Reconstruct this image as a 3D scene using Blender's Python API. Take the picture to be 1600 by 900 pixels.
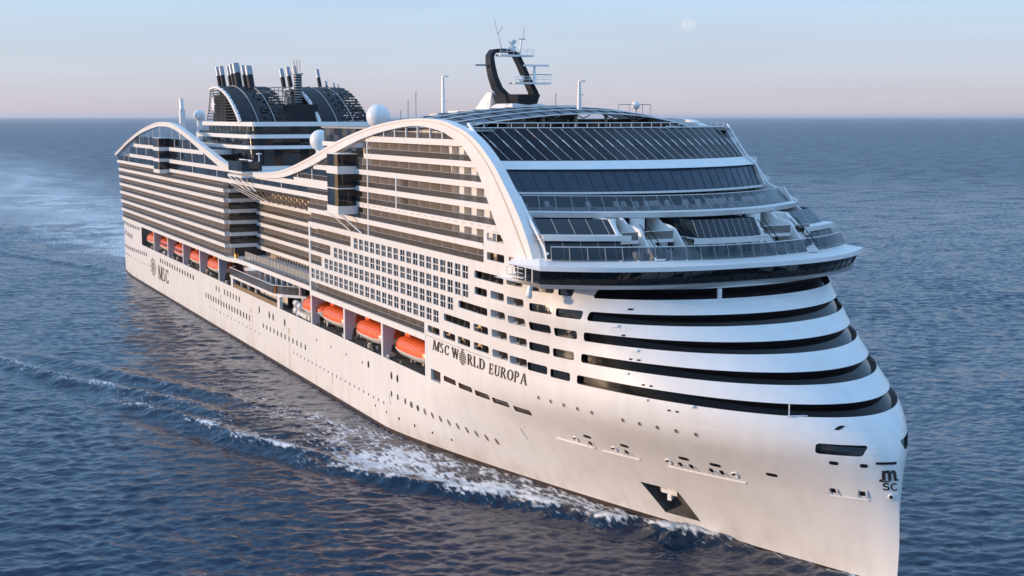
import bpy, bmesh, math, random
import numpy as np
from mathutils import Vector, Matrix
random.seed(7); rng = np.random.default_rng(11)
R = math.radians
for o in list(bpy.data.objects): bpy.data.objects.remove(o)
S = bpy.context.scene
COL = S.collection

# ------------------------------------------------------------------ camera
PITCH = 7.632; YAW = 26.589
cam = bpy.data.cameras.new('camera'); cam.lens = 45.0; cam.sensor_width = 36.0
cam.clip_start = 1.0; cam.clip_end = 120000
co = bpy.data.objects.new('camera', cam); COL.objects.link(co)
co.location = (434, -97, 51)
fw = Vector((-math.cos(R(YAW))*math.cos(R(PITCH)), math.sin(R(YAW))*math.cos(R(PITCH)), -math.sin(R(PITCH))))
co.rotation_euler = fw.to_track_quat('-Z', 'Y').to_euler()
S.camera = co
# ------------------------------------------------------------------ light
SUN_EL = 8.5; SUN_AZ = 27.0       # azimuth: degrees aft of the starboard beam
sv = Vector((-math.sin(R(SUN_AZ))*math.cos(R(SUN_EL)), -math.cos(R(SUN_AZ))*math.cos(R(SUN_EL)), math.sin(R(SUN_EL))))
sl = bpy.data.lights.new('sun', 'SUN'); sl.energy = 2.85; sl.angle = R(0.6); sl.color = (1.0, 0.70, 0.46)
so = bpy.data.objects.new('sun', sl); COL.objects.link(so)
so.rotation_euler = (-sv).to_track_quat('-Z', 'Y').to_euler(); so.location = (0, -300, 300)
W = bpy.data.worlds.new('World'); S.world = W; W.use_nodes = True
nt = W.node_tree; nt.nodes.clear()
def wn(t, **k):
    n = nt.nodes.new(t)
    for a, v in k.items(): setattr(n, a, v)
    return n
out = wn('ShaderNodeOutputWorld'); bg = wn('ShaderNodeBackground')
sky = wn('ShaderNodeTexSky', sky_type='NISHITA', sun_disc=False)
sky.sun_elevation = R(SUN_EL); sky.sun_rotation = math.atan2(sv.x, sv.y)
sky.air_density = 1.0; sky.dust_density = 1.2; sky.ozone_density = 2.0; sky.altitude = 0
bg.inputs['Strength'].default_value = 0.15
# a band of pink dusk haze over the horizon under pale blue, and one small far cloud
geo = wn('ShaderNodeTexCoord'); sep = wn('ShaderNodeSeparateXYZ')
nt.links.new(geo.outputs['Generated'], sep.inputs[0])
mr = wn('ShaderNodeValToRGB')
mp = wn('ShaderNodeMapRange'); mp.inputs['From Min'].default_value = -0.01; mp.inputs['From Max'].default_value = 1.0
nt.links.new(sep.outputs['Z'], mp.inputs['Value']); nt.links.new(mp.outputs[0], mr.inputs['Fac'])
el = mr.color_ramp.elements
el[0].position = 0.0; el[0].color = (3.3, 2.95, 3.3, 1)
el[1].position = 1.0; el[1].color = (3.0, 4.9, 7.8, 1)
for p, c in ((.011, (3.42, 3.06, 3.4)), (.0426, (3.25, 3.5, 4.15)), (.089, (2.9, 3.72, 4.75)), (.128, (2.15, 3.5, 5.5)), (.20, (1.75, 3.35, 5.8)), (.36, (1.75, 3.5, 6.0)), (.65, (2.6, 4.5, 7.2))):
    e = el.new(p); e.color = (*c, 1)
mixs = wn('ShaderNodeMix', data_type='RGBA')
mf = wn('ShaderNodeMapRange'); mf.inputs['From Min'].default_value = 0.10; mf.inputs['From Max'].default_value = 0.5
mf.inputs['To Min'].default_value = 0.86; mf.inputs['To Max'].default_value = 0.7
nt.links.new(sep.outputs['Z'], mf.inputs['Value'])
nt.links.new(mf.outputs[0], mixs.inputs[0]); nt.links.new(sky.outputs[0], mixs.inputs[6])
vh = wn('ShaderNodeMapping'); vh.inputs['Scale'].default_value = (3, 3, 34); nt.links.new(geo.outputs['Generated'], vh.inputs[0])
nh_ = wn('ShaderNodeTexNoise'); nh_.inputs['Scale'].default_value = 1.0; nh_.inputs['Detail'].default_value = 4; nt.links.new(vh.outputs[0], nh_.inputs['Vector'])
mh_ = wn('ShaderNodeMapRange'); mh_.inputs['From Min'].default_value = .3; mh_.inputs['From Max'].default_value = .7; mh_.inputs['To Min'].default_value = .955; mh_.inputs['To Max'].default_value = 1.035
nt.links.new(nh_.outputs['Fac'], mh_.inputs['Value']); vsc = wn('ShaderNodeVectorMath', operation='SCALE'); nt.links.new(mr.outputs[0], vsc.inputs[0]); nt.links.new(mh_.outputs[0], vsc.inputs['Scale'])
nt.links.new(vsc.outputs[0], mixs.inputs[7])
# cloud puff
cd = Vector((-math.cos(R(YAW)), math.sin(R(YAW)), 0)) + Vector((math.sin(R(YAW)), math.cos(R(YAW)), 0))*0.134 + Vector((0, 0, 0.0705))
cd.normalize()
vs = wn('ShaderNodeVectorMath', operation='SUBTRACT'); vs.inputs[1].default_value = cd
nt.links.new(geo.outputs['Generated'], vs.inputs[0])
vm = wn('ShaderNodeVectorMath', operation='MULTIPLY'); vm.inputs[1].default_value = (100, 100, 190)
nt.links.new(vs.outputs[0], vm.inputs[0])
vl = wn('ShaderNodeVectorMath', operation='LENGTH'); nt.links.new(vm.outputs[0], vl.inputs[0])
nz = wn('ShaderNodeTexNoise'); nz.inputs['Scale'].default_value = 240; nz.inputs['Detail'].default_value = 4
nt.links.new(geo.outputs['Generated'], nz.inputs['Vector'])
ms = wn('ShaderNodeMath', operation='MULTIPLY_ADD'); ms.inputs[1].default_value = 2.4; ms.inputs[2].default_value = -0.55
nt.links.new(nz.outputs['Fac'], ms.inputs[0])
ad = wn('ShaderNodeMath', operation='ADD'); nt.links.new(ms.outputs[0], ad.inputs[0]); nt.links.new(vl.outputs['Value'], ad.inputs[1])
cr = wn('ShaderNodeMapRange', interpolation_type='SMOOTHSTEP'); cr.inputs['From Min'].default_value = 0.7; cr.inputs['From Max'].default_value = 1.75
cr.inputs['To Min'].default_value = 0.4; cr.inputs['To Max'].default_value = 0.0
nt.links.new(ad.outputs[0], cr.inputs['Value'])
mixc = wn('ShaderNodeMix', data_type='RGBA'); mixc.inputs[7].default_value = (4.6, 4.5, 4.7, 1)
nt.links.new(cr.outputs[0], mixc.inputs[0]); nt.links.new(mixs.outputs[2], mixc.inputs[6])
nt.links.new(mixc.outputs[2], bg.inputs['Color']); nt.links.new(bg.outputs[0], out.inputs[0])
vs_ = S.view_settings; vs_.view_transform = 'Standard'; vs_.look = 'None'; vs_.gamma = 1; vs_.use_curve_mapping = False
vs_.exposure = 0.41
S.render.engine = 'CYCLES'; S.cycles.max_bounces = 6; S.cycles.transparent_max_bounces = 12
S.render.resolution_x = 1024; S.render.resolution_y = 576

# ------------------------------------------------------------------ materials
def principled(name, col, rough=0.5, metal=0.0, spec=0.5, noise=0.0, nscale=1.0, bump=0.0, bscale=4.0, stretch=None):
    m = bpy.data.materials.new(name); m.use_nodes = True
    t = m.node_tree; b = t.nodes['Principled BSDF']
    b.inputs['Base Color'].default_value = (*col, 1); b.inputs['Roughness'].default_value = rough
    b.inputs['Metallic'].default_value = metal; b.inputs['Specular IOR Level'].default_value = spec
    if noise or bump:
        tc = t.nodes.new('ShaderNodeTexCoord'); mpn = t.nodes.new('ShaderNodeMapping')
        t.links.new(tc.outputs['Object'], mpn.inputs[0])
        if stretch: mpn.inputs['Scale'].default_value = stretch
    if noise:
        n = t.nodes.new('ShaderNodeTexNoise'); n.inputs['Scale'].default_value = nscale; n.inputs['Detail'].default_value = 5
        t.links.new(mpn.outputs[0], n.inputs['Vector'])
        r = t.nodes.new('ShaderNodeMapRange'); r.inputs['From Min'].default_value = 0.3; r.inputs['From Max'].default_value = 0.7
        r.inputs['To Min'].default_value = 1-noise; r.inputs['To Max'].default_value = 1+noise*0.5
        t.links.new(n.outputs['Fac'], r.inputs['Value'])
        mx = t.nodes.new('ShaderNodeVectorMath'); mx.operation = 'SCALE'; mx.inputs[0].default_value = col
        t.links.new(r.outputs[0], mx.inputs['Scale']); t.links.new(mx.outputs[0], b.inputs['Base Color'])
    if bump:
        n = t.nodes.new('ShaderNodeTexNoise'); n.inputs['Scale'].default_value = bscale; n.inputs['Detail'].default_value = 3
        t.links.new(mpn.outputs[0], n.inputs['Vector'])
        bp = t.nodes.new('ShaderNodeBump'); bp.inputs['Strength'].default_value = bump; bp.inputs['Distance'].default_value = 0.1
        t.links.new(n.outputs['Fac'], bp.inputs['Height']); t.links.new(bp.outputs[0], b.inputs['Normal'])
    return m
def railglass(name, tint, keep):
    m = bpy.data.materials.new(name); m.use_nodes = True
    t = m.node_tree; b = t.nodes['Principled BSDF']; o = t.nodes['Material Output']
    b.inputs['Base Color'].default_value = (*tint, 1); b.inputs['Roughness'].default_value = 0.06
    tr = t.nodes.new('ShaderNodeBsdfTransparent'); tr.inputs[0].default_value = (0.75, 0.78, 0.8, 1)
    mx = t.nodes.new('ShaderNodeMixShader'); mx.inputs[0].default_value = keep
    t.links.new(tr.outputs[0], mx.inputs[1]); t.links.new(b.outputs[0], mx.inputs[2]); t.links.new(mx.outputs[0], o.inputs[0])
    return m
def wallstripes(name, dark, light, period, frac):
    m = bpy.data.materials.new(name); m.use_nodes = True
    t = m.node_tree; b = t.nodes['Principled BSDF']
    tc = t.nodes.new('ShaderNodeTexCoord'); sp = t.nodes.new('ShaderNodeSeparateXYZ'); t.links.new(tc.outputs['Object'], sp.inputs[0])
    md = t.nodes.new('ShaderNodeMath'); md.operation = 'PINGPONG'; md.inputs[1].default_value = period/2
    t.links.new(sp.outputs[0], md.inputs[0])
    lt = t.nodes.new('ShaderNodeMath'); lt.operation = 'LESS_THAN'; lt.inputs[1].default_value = period/2*frac
    t.links.new(md.outputs[0], lt.inputs[0])
    mx = t.nodes.new('ShaderNodeMix'); mx.data_type = 'RGBA'; mx.inputs[6].default_value = (*light, 1); mx.inputs[7].default_value = (*dark, 1)
    t.links.new(lt.outputs[0], mx.inputs[0]); t.links.new(mx.outputs[2], b.inputs['Base Color'])
    b.inputs['Roughness'].default_value = 0.3
    return m
def hullpaint():
    m = principled('hull_paint', (0.80, 0.785, 0.77), 0.32)
    t = m.node_tree; b = t.nodes['Principled BSDF']
    tc = t.nodes.new('ShaderNodeTexCoord')
    # plate seams: faint ridges along frames and strakes, with slow buckling between them
    br = t.nodes.new('ShaderNodeTexBrick'); br.inputs['Scale'].default_value = 1; br.inputs['Brick Width'].default_value = 11.0
    br.inputs['Row Height'].default_value = 2.65; br.inputs['Mortar Size'].default_value = 0.02; br.inputs['Mortar Smooth'].default_value = 0.3
    mpn = t.nodes.new('ShaderNodeMapping'); mpn.inputs['Rotation'].default_value = (R(90), 0, 0)
    sx = t.nodes.new('ShaderNodeSeparateXYZ'); cx = t.nodes.new('ShaderNodeCombineXYZ')
    t.links.new(tc.outputs['Object'], sx.inputs[0])
    sb = t.nodes.new('ShaderNodeMath'); sb.operation = 'SUBTRACT'
    t.links.new(sx.outputs[0], sb.inputs[0]); t.links.new(sx.outputs[1], sb.inputs[1])
    t.links.new(sb.outputs[0], cx.inputs[0]); t.links.new(sx.outputs[2], cx.inputs[1])
    t.links.new(cx.outputs[0], br.inputs['Vector'])
    n = t.nodes.new('ShaderNodeTexNoise'); n.inputs['Scale'].default_value = 0.35; n.inputs['Detail'].default_value = 3
    t.links.new(tc.outputs['Object'], n.inputs['Vector'])
    a = t.nodes.new('ShaderNodeMath'); a.operation = 'MULTIPLY_ADD'; a.inputs[1].default_value = 0.3
    t.links.new(br.outputs['Fac'], a.inputs[0]); t.links.new(n.outputs['Fac'], a.inputs[2])
    bp = t.nodes.new('ShaderNodeBump'); bp.inputs['Strength'].default_value = 0.34; bp.inputs['Distance'].default_value = 0.12
    t.links.new(a.outputs[0], bp.inputs['Height']); t.links.new(bp.outputs[0], b.inputs['Normal'])
    # weathering: vertical streaks and salt near the waterline
    st = t.nodes.new('ShaderNodeTexNoise'); st.inputs['Scale'].default_value = 1.0; st.inputs['Detail'].default_value = 6
    mp2 = t.nodes.new('ShaderNodeMapping'); mp2.inputs['Scale'].default_value = (0.55, 0.55, 0.06)
    t.links.new(tc.outputs['Object'], mp2.inputs[0]); t.links.new(mp2.outputs[0], st.inputs['Vector'])
    r = t.nodes.new('ShaderNodeMapRange'); r.inputs['From Min'].default_value = 0.35; r.inputs['From Max'].default_value = 0.75
    r.inputs['To Min'].default_value = 1.0; r.inputs['To Max'].default_value = 0.91
    t.links.new(st.outputs['Fac'], r.inputs['Value'])
    mx = t.nodes.new('ShaderNodeVectorMath'); mx.operation = 'SCALE'; mx.inputs[0].default_value = (0.80, 0.785, 0.77)
    t.links.new(r.outputs[0], mx.inputs['Scale'])
    # scuffed, salt-stained band above the waterline and a few rust weeps
    sz = t.nodes.new('ShaderNodeMapRange'); sz.inputs['From Min'].default_value = 0.0; sz.inputs['From Max'].default_value = 4.2; sz.inputs['To Min'].default_value = 1.0; sz.inputs['To Max'].default_value = 0.0
    t.links.new(sx.outputs[2], sz.inputs['Value'])
    st2 = t.nodes.new('ShaderNodeTexNoise'); st2.inputs['Scale'].default_value = .5; st2.inputs['Detail'].default_value = 7; t.links.new(mp2.outputs[0], st2.inputs['Vector'])
    r2 = t.nodes.new('ShaderNodeMapRange'); r2.inputs['From Min'].default_value = .42; r2.inputs['From Max'].default_value = .78; t.links.new(st2.outputs['Fac'], r2.inputs['Value'])
    am_ = t.nodes.new('ShaderNodeMath'); am_.operation = 'MULTIPLY'; t.links.new(sz.outputs[0], am_.inputs[0]); t.links.new(r2.outputs[0], am_.inputs[1])
    am2 = t.nodes.new('ShaderNodeMath'); am2.operation = 'MULTIPLY'; am2.inputs[1].default_value = .6; t.links.new(am_.outputs[0], am2.inputs[0])
    mxr = t.nodes.new('ShaderNodeMix'); mxr.data_type = 'RGBA'; mxr.inputs[7].default_value = (.50, .44, .34, 1)
    t.links.new(am2.outputs[0], mxr.inputs[0]); t.links.new(mx.outputs[0], mxr.inputs[6]); t.links.new(mxr.outputs[2], b.inputs['Base Color'])
    return m
M = dict(
    hull=hullpaint(),
    white=principled('white_paint', (0.80, 0.79, 0.78), 0.35, noise=0.05, nscale=0.6),
    white2=principled('white_gloss', (0.82, 0.82, 0.82), 0.25),
    grey=principled('grey_paint', (0.42, 0.42, 0.43), 0.5),
    divider=principled('divider_panel', (0.56, 0.53, 0.50), 0.45, noise=0.12, nscale=0.8),
    post_shade=principled('shaded_post_white', (0.55, 0.50, 0.54), 0.5),  # white post faces with their lavender shade put into the colour
    glass=principled('dark_glass', (0.010, 0.013, 0.018), 0.05),
    glassb=principled('blue_glass', (0.012, 0.022, 0.034), 0.10),
    solar=principled('tinted_roof_glass', (0.018, 0.040, 0.070), 0.3, noise=0.2, nscale=2.0),
    black=principled('black_paint', (0.006, 0.006, 0.007), 0.45, spec=0.25),
    navy=principled('funnel_navy', (0.010, 0.012, 0.018), 0.55, spec=0.25),
    rail=railglass('railing_glass', (0.15, 0.12, 0.095), 0.42),
    clear=railglass('windscreen_glass', (0.025, 0.040, 0.055), 0.72),
    frame=principled('window_frame', (0.78, 0.76, 0.74), 0.4),
    cabin=wallstripes('cabin_wall', (0.02, 0.02, 0.022), (0.68, 0.52, 0.35), 2.05, 0.42),
    inner=principled('promenade_wall', (0.22, 0.10, 0.07), 0.6, noise=0.3, nscale=0.3),
    deck=principled('deck_floor', (0.30, 0.29, 0.28), 0.7, noise=0.2, nscale=0.5),
    darkdeck=principled('boat_deck_gear', (0.09, 0.085, 0.08), 0.7, noise=0.4, nscale=1.5),
    gallery=principled('gallery_shade', (0.0025, 0.0025, 0.0032), 0.12, spec=0.16),
    pocket=principled('pocket_dark', (0.10, 0.09, 0.085), 0.6, noise=0.4, nscale=0.8),  # one dark mottled grey for the anchor pocket's walls and back
    ribglass=principled('ribbed_glass', (0.005, 0.009, 0.017), 0.12, spec=0.2),
    boot=principled('boot_stripe', (0.045, 0.022, 0.016), 0.45, noise=0.4, nscale=0.5),
    orange=principled('boat_orange', (0.85, 0.145, 0.028), 0.26, noise=0.06, nscale=1.0),
    boatwhite=principled('boat_white', (0.74, 0.72, 0.68), 0.35, noise=0.08, nscale=1.0),
    letter=principled('letter_paint', (0.035, 0.022, 0.018), 0.5),
    brass=principled('bronze_metal', (0.55, 0.32, 0.08), 0.25, metal=1.0),
    brown=principled('bronze_glass', (0.055, 0.028, 0.010), 0.12),
    curtain=principled('curtain', (0.22, 0.15, 0.08), 0.7),
    steel=principled('exhaust_steel', (0.30, 0.33, 0.37), 0.42, metal=0.7),
    portglass=principled('port_glass', (0.20, 0.14, 0.09), 0.3),
    teak=principled('teak', (0.30, 0.16, 0.08), 0.6),
    backwall=principled('balcony_wall', (0.15, 0.115, 0.08), 0.75, spec=0.1, noise=0.3, nscale=1.2),
    winglass=principled('window_glass', (0.012, 0.010, 0.008), 0.08, spec=0.18),
    screen=principled('wind_screen', (0.34, 0.325, 0.30), 0.3, noise=0.15, nscale=0.7),
    tan=principled('davit_tan', (0.55, 0.47, 0.38), 0.5),
    yellow=principled('yellow_paint', (0.75, 0.50, 0.06), 0.4),
)
def frosted(name, col):
    m = bpy.data.materials.new(name); m.use_nodes = True; t = m.node_tree; b = t.nodes['Principled BSDF']; o = t.nodes['Material Output']
    b.inputs['Base Color'].default_value = (*col, 1); b.inputs['Roughness'].default_value = .35
    tl = t.nodes.new('ShaderNodeBsdfTranslucent'); tl.inputs[0].default_value = (*col, 1)
    mx = t.nodes.new('ShaderNodeMixShader'); mx.inputs[0].default_value = .5
    t.links.new(b.outputs[0], mx.inputs[1]); t.links.new(tl.outputs[0], mx.inputs[2]); t.links.new(mx.outputs[0], o.inputs[0]); return m
M['divider'] = frosted('divider_panel', (0.74, 0.68, 0.61))
for k_ in ('glass', 'glassb', 'solar', 'brown', 'winglass', 'ribglass'):        # every pane sits at a very slightly different angle
    t = M[k_].node_tree; b = t.nodes['Principled BSDF']; tc = t.nodes.new('ShaderNodeTexCoord'); v = t.nodes.new('ShaderNodeVectorMath'); v.operation = 'MULTIPLY_ADD'
    v.inputs[1].default_value = (.42, .46, .37); v.inputs[2].default_value = (.13, .21, .37); t.links.new(tc.outputs['Object'], v.inputs[0])
    fl = t.nodes.new('ShaderNodeVectorMath'); fl.operation = 'FLOOR'; t.links.new(v.outputs[0], fl.inputs[0])
    wn_ = t.nodes.new('ShaderNodeTexWhiteNoise'); t.links.new(fl.outputs[0], wn_.inputs['Vector'])
    sb = t.nodes.new('ShaderNodeVectorMath'); sb.operation = 'SUBTRACT'; sb.inputs[1].default_value = (.5, .5, .5); t.links.new(wn_.outputs['Color'], sb.inputs[0])
    sc = t.nodes.new('ShaderNodeVectorMath'); sc.operation = 'SCALE'; sc.inputs['Scale'].default_value = .11; t.links.new(sb.outputs[0], sc.inputs[0])
    g_ = t.nodes.new('ShaderNodeNewGeometry'); src_ = b.inputs['Normal'].links[0].from_socket if b.inputs['Normal'].links else g_.outputs['Normal']
    ad_ = t.nodes.new('ShaderNodeVectorMath'); t.links.new(src_, ad_.inputs[0]); t.links.new(sc.outputs[0], ad_.inputs[1])
    no_ = t.nodes.new('ShaderNodeVectorMath'); no_.operation = 'NORMALIZE'; t.links.new(ad_.outputs[0], no_.inputs[0]); t.links.new(no_.outputs[0], b.inputs['Normal'])
# ------------------------------------------------------------------ mesh helpers
class MB:
    def __init__(s): s.v = []; s.f = []; s.m = []; s.mats = []
    def mi(s, m):
        if m not in s.mats: s.mats.append(m)
        return s.mats.index(m)
    def add(s, vs, fs, m):
        b = len(s.v); k = s.mi(m); s.v += [tuple(v) for v in vs]
        for f in fs: s.f.append([b+i for i in f]); s.m.append(k)
    def box(s, x0, x1, y0, y1, z0, z1, m):
        if x0 > x1: x0, x1 = x1, x0
        if y0 > y1: y0, y1 = y1, y0
        s.add([(x0,y0,z0),(x1,y0,z0),(x1,y1,z0),(x0,y1,z0),(x0,y0,z1),(x1,y0,z1),(x1,y1,z1),(x0,y1,z1)],
              [(0,3,2,1),(4,5,6,7),(0,1,5,4),(1,2,6,5),(2,3,7,6),(3,0,4,7)], m)
    def hexa(s, p, m):    # 8 points, bottom 4 then top 4, counter-clockwise from above
        s.add(p, [(0,3,2,1),(4,5,6,7),(0,1,5,4),(1,2,6,5),(2,3,7,6),(3,0,4,7)], m)
    def strip(s, a, b, m, closed=False):
        n = len(a); fs = [(i, i+1, n+i+1, n+i) for i in range(n-1)]
        if closed: fs.append((n-1, 0, n, 2*n-1))
        s.add(list(a)+list(b), fs, m)
    def poly(s, p, m): s.add(p, [tuple(range(len(p)))], m)
    def tube(s, pts, r, m, n=6, cap=True):
        pts = [Vector(p) for p in pts]; rings = []
        for i, p in enumerate(pts):
            d = (pts[min(i+1, len(pts)-1)]-pts[max(i-1, 0)]).normalized()
            u = d.cross(Vector((0, 0, 1)))
            if u.length < 1e-3: u = Vector((1, 0, 0))
            u.normalize(); w = d.cross(u); rr = r[i] if isinstance(r, (list, tuple)) else r
            rings.append([p+u*math.cos(2*math.pi*k/n)*rr+w*math.sin(2*math.pi*k/n)*rr for k in range(n)])
        vs = [v for q in rings for v in q]; fs = []
        for i in range(len(rings)-1):
            for k in range(n): fs.append((i*n+k, i*n+(k+1) % n, (i+1)*n+(k+1) % n, (i+1)*n+k))
        if cap: fs.append(tuple(range(n-1, -1, -1))); fs.append(tuple((len(rings)-1)*n+k for k in range(n)))
        s.add(vs, fs, m)
    def lathe(s, prof, c, m, n=24):   # prof: (r, z)
        vs = []; fs = []
        for r, z in prof:
            for k in range(n): vs.append((c[0]+r*math.cos(2*math.pi*k/n), c[1]+r*math.sin(2*math.pi*k/n), c[2]+z))
        for i in range(len(prof)-1):
            for k in range(n): fs.append((i*n+k, i*n+(k+1) % n, (i+1)*n+(k+1) % n, (i+1)*n+k))
        fs.append(tuple(range(n-1, -1, -1))); fs.append(tuple((len(prof)-1)*n+k for k in range(n)))
        s.add(vs, fs, m)
    def prism(s, pl, axis, a, b, m, m2=None):   # polygon in the plane across axis, extruded a..b
        def P(q, t):
            return (t, q[0], q[1]) if axis == 'x' else (q[0], t, q[1]) if axis == 'y' else (q[0], q[1], t)
        n = len(pl); vs = [P(q, a) for q in pl]+[P(q, b) for q in pl]
        s.add(vs, [tuple(range(n)), tuple(range(2*n-1, n-1, -1))], m)
        s.add(vs, [(i, n+i, n+(i+1) % n, (i+1) % n) for i in range(n)], m2 or m)
    def build(s, name, parent=None, smooth=0, kind=None, label=None, loc=None):
        me = bpy.data.meshes.new(name)
        v = s.v
        if loc: v = [(p[0]-loc[0], p[1]-loc[1], p[2]-loc[2]) for p in v]
        me.from_pydata(v, [], s.f)
        for m in s.mats: me.materials.append(M[m] if isinstance(m, str) else m)
        me.polygons.foreach_set('material_index', s.m)
        bm = bmesh.new(); bm.from_mesh(me); bmesh.ops.recalc_face_normals(bm, faces=bm.faces); bm.to_mesh(me); bm.free()
        if smooth:
            me.polygons.foreach_set('use_smooth', [True]*len(me.polygons)); me.set_sharp_from_angle(angle=R(smooth))
        me.update()
        o = bpy.data.objects.new(name, me); COL.objects.link(o)
        if loc: o.location = loc
        if parent: o.parent = parent
        if kind: o['kind'] = kind
        if label: o['label'] = label
        return o
def empty(name, loc, label, cat, group=None):
    o = bpy.data.objects.new(name, None); COL.objects.link(o); o.location = loc; o.empty_display_size = 1
    o['label'] = label; o['category'] = cat
    if group: o['group'] = group
    return o
def lerp(a, b, t): return a+(b-a)*t
def interp(x, xs, ys): return float(np.interp(x, xs, ys))

# ------------------------------------------------------------------ hull form
BH = 23.5
_Z = [0, 5, 10, 14, 15.7, 17, 18.35, 21, 23.6, 26.15, 28.8, 31]
_P = [1.25, 1.42, 1.66, 1.9, 1.95, 1.92, 1.88, 2.0, 2.2, 2.4, 2.4, 2.4]
_Q = [1.0, .88, .77, .67, .63, .57, .51, .5, .5, .5, .5, .5]
_XS = [240, 248, 258, 270, 272, 272, 271.5, 273, 275, 281, 284, 286]
_XN = [333.4, 333.6, 333.3, 332.5, 331.6, 330.0, 327.8, 323, 318, 312.2, 307.2, 304]
_ZF = np.arange(0, 31.01, 0.05); _K = np.ones(33)/33
_T = [np.convolve(np.pad(np.interp(_ZF, _Z, a), 16, mode='edge'), _K, 'valid') for a in (_P, _Q, _XS, _XN)]
def hp(z):
    z = min(max(z, 0.0), 31.0)
    return [float(np.interp(z, _ZF, a)) for a in _T]
def plan(z, n=40, x0=280.05):
    """starboard plan curve at height z from x0 to the stem, even along its arc, with more points at the stem"""
    p, q, xs, xn = hp(z); pts = []
    if xs > x0: pts.append((x0, BH))
    for i in range(401):
        f = math.pi/2*i/400
        u = math.sin(f)**(2/p); pts.append((xs+(xn-xs)*u, BH*max(math.cos(f), 0)**(2*q)))
    if xs <= x0:
        k = [i for i, a in enumerate(pts) if a[0] > x0]; i = k[0]
        t = (x0-pts[i-1][0])/(pts[i][0]-pts[i-1][0]); pts = [(x0, lerp(pts[i-1][1], pts[i][1], t))]+pts[i:]
    a = np.array(pts); d = np.r_[0, np.cumsum(np.hypot(*np.diff(a, axis=0).T))]
    w = np.linspace(0, 1, n+1)*d[-1]
    return np.c_[np.interp(w, d, a[:, 0]), np.interp(w, d, a[:, 1])]
def half(x, z):
    p, q, xs, xn = hp(z)
    b = BH
    if x > xs: u = min((x-xs)/(xn-xs), 1); b = BH*max(1-u**p, 0)**q
    if x < 20: b *= 1-0.07*((20-x)/26)**2
    return b
def hullpt(x, z, off=0.0):
    """point on the starboard side, moved outward by off; and the outward normal"""
    y = -half(x, z); e = 0.05
    tx = Vector((2*e, -half(x+e, z)+half(x-e, z), 0)); tz = Vector((0, -half(x, z+e)+half(x, z-e), 2*e))
    n = tx.cross(tz).normalized()
    if n.y > 0: n = -n
    return Vector((x, y, z))+n*off, n

ship = empty('cruise_ship', (160, 0, 0), 'huge white cruise ship with dark balcony bands and rounded striped bow on blue sea', 'cruise ship')
ship_inv = Matrix.Translation((-160, 0, 0))
def B(mb, name, parent=None, **k):
    o = mb.build(name, parent or ship, **k)
    if (parent or ship) is ship: o.matrix_parent_inverse = ship_inv
    return o

ZT = 18.4; NB = 70
zrows = sorted(set([-3, -1, 0, 0.9, 2, 3.5, 5, 6.5, 8, 9.5, 11, 12, 13.5, 15, 16.5, ZT] + [ZT+0.4*i for i in range(1, 30)]+[28.8]+[9, 10, 14.3, 15.6, 17.2, 17.8]))
zrows = [z for z in zrows if z <= 30.2]+[30.2]
xa = [-6, -5.5, -4, 0, 6, 13, 20, 33.5] + list(np.linspace(48, 240, 17)) + [244, 250, 258] + list(np.linspace(261, 280.05, 8)[:-1])
bm = bmesh.new()
grid = {}
for j, z in enumerate(zrows):
    pl = plan(z, NB)
    line = [(x, half(x, z)) for x in xa]+[tuple(a) for a in pl]
    line[0] = (-6, half(-6, z)-1.2)
    if z < 4:                                  # stern tucks under near the waterline
        line = [(x+(1.6 if i < 3 else 0)*(4-z)/4*0, y) for i, (x, y) in enumerate(line)]
    full = [(x, -y) for x, y in line]+[(x, y) for x, y in line[-2::-1]]
    for i, (x, y) in enumerate(full): grid[i, j] = bm.verts.new((x, y, z))
NI = len(full); na = len(xa)
for j in range(len(zrows)-1):
    zc = (zrows[j]+zrows[j+1])/2
    for i in range(NI-1):
        k = i if i < NI//2 else NI-2-i
        xc = xa[k]+0.01 if k < na else 290
        if zc > ZT and xc < 280: continue
        if 12 < zc < ZT and 33.4 < xc < 257.9: continue
        bm.faces.new((grid[i, j], grid[i+1, j], grid[i+1, j+1], grid[i, j+1]))
for j in range(len(zrows)-1):                  # transom
    if zrows[j+1] <= ZT+0.01: bm.faces.new((grid[0, j], grid[0, j+1], grid[NI-1, j+1], grid[NI-1, j]))
for v in [v for v in bm.verts if not v.link_faces]: bm.verts.remove(v)
bmesh.ops.recalc_face_normals(bm, faces=bm.faces)
# make sure the normals point outward
t = min(bm.faces, key=lambda f: f.calc_center_median().y)
if t.normal.y > 0: bmesh.ops.reverse_faces(bm, faces=bm.faces)

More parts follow.
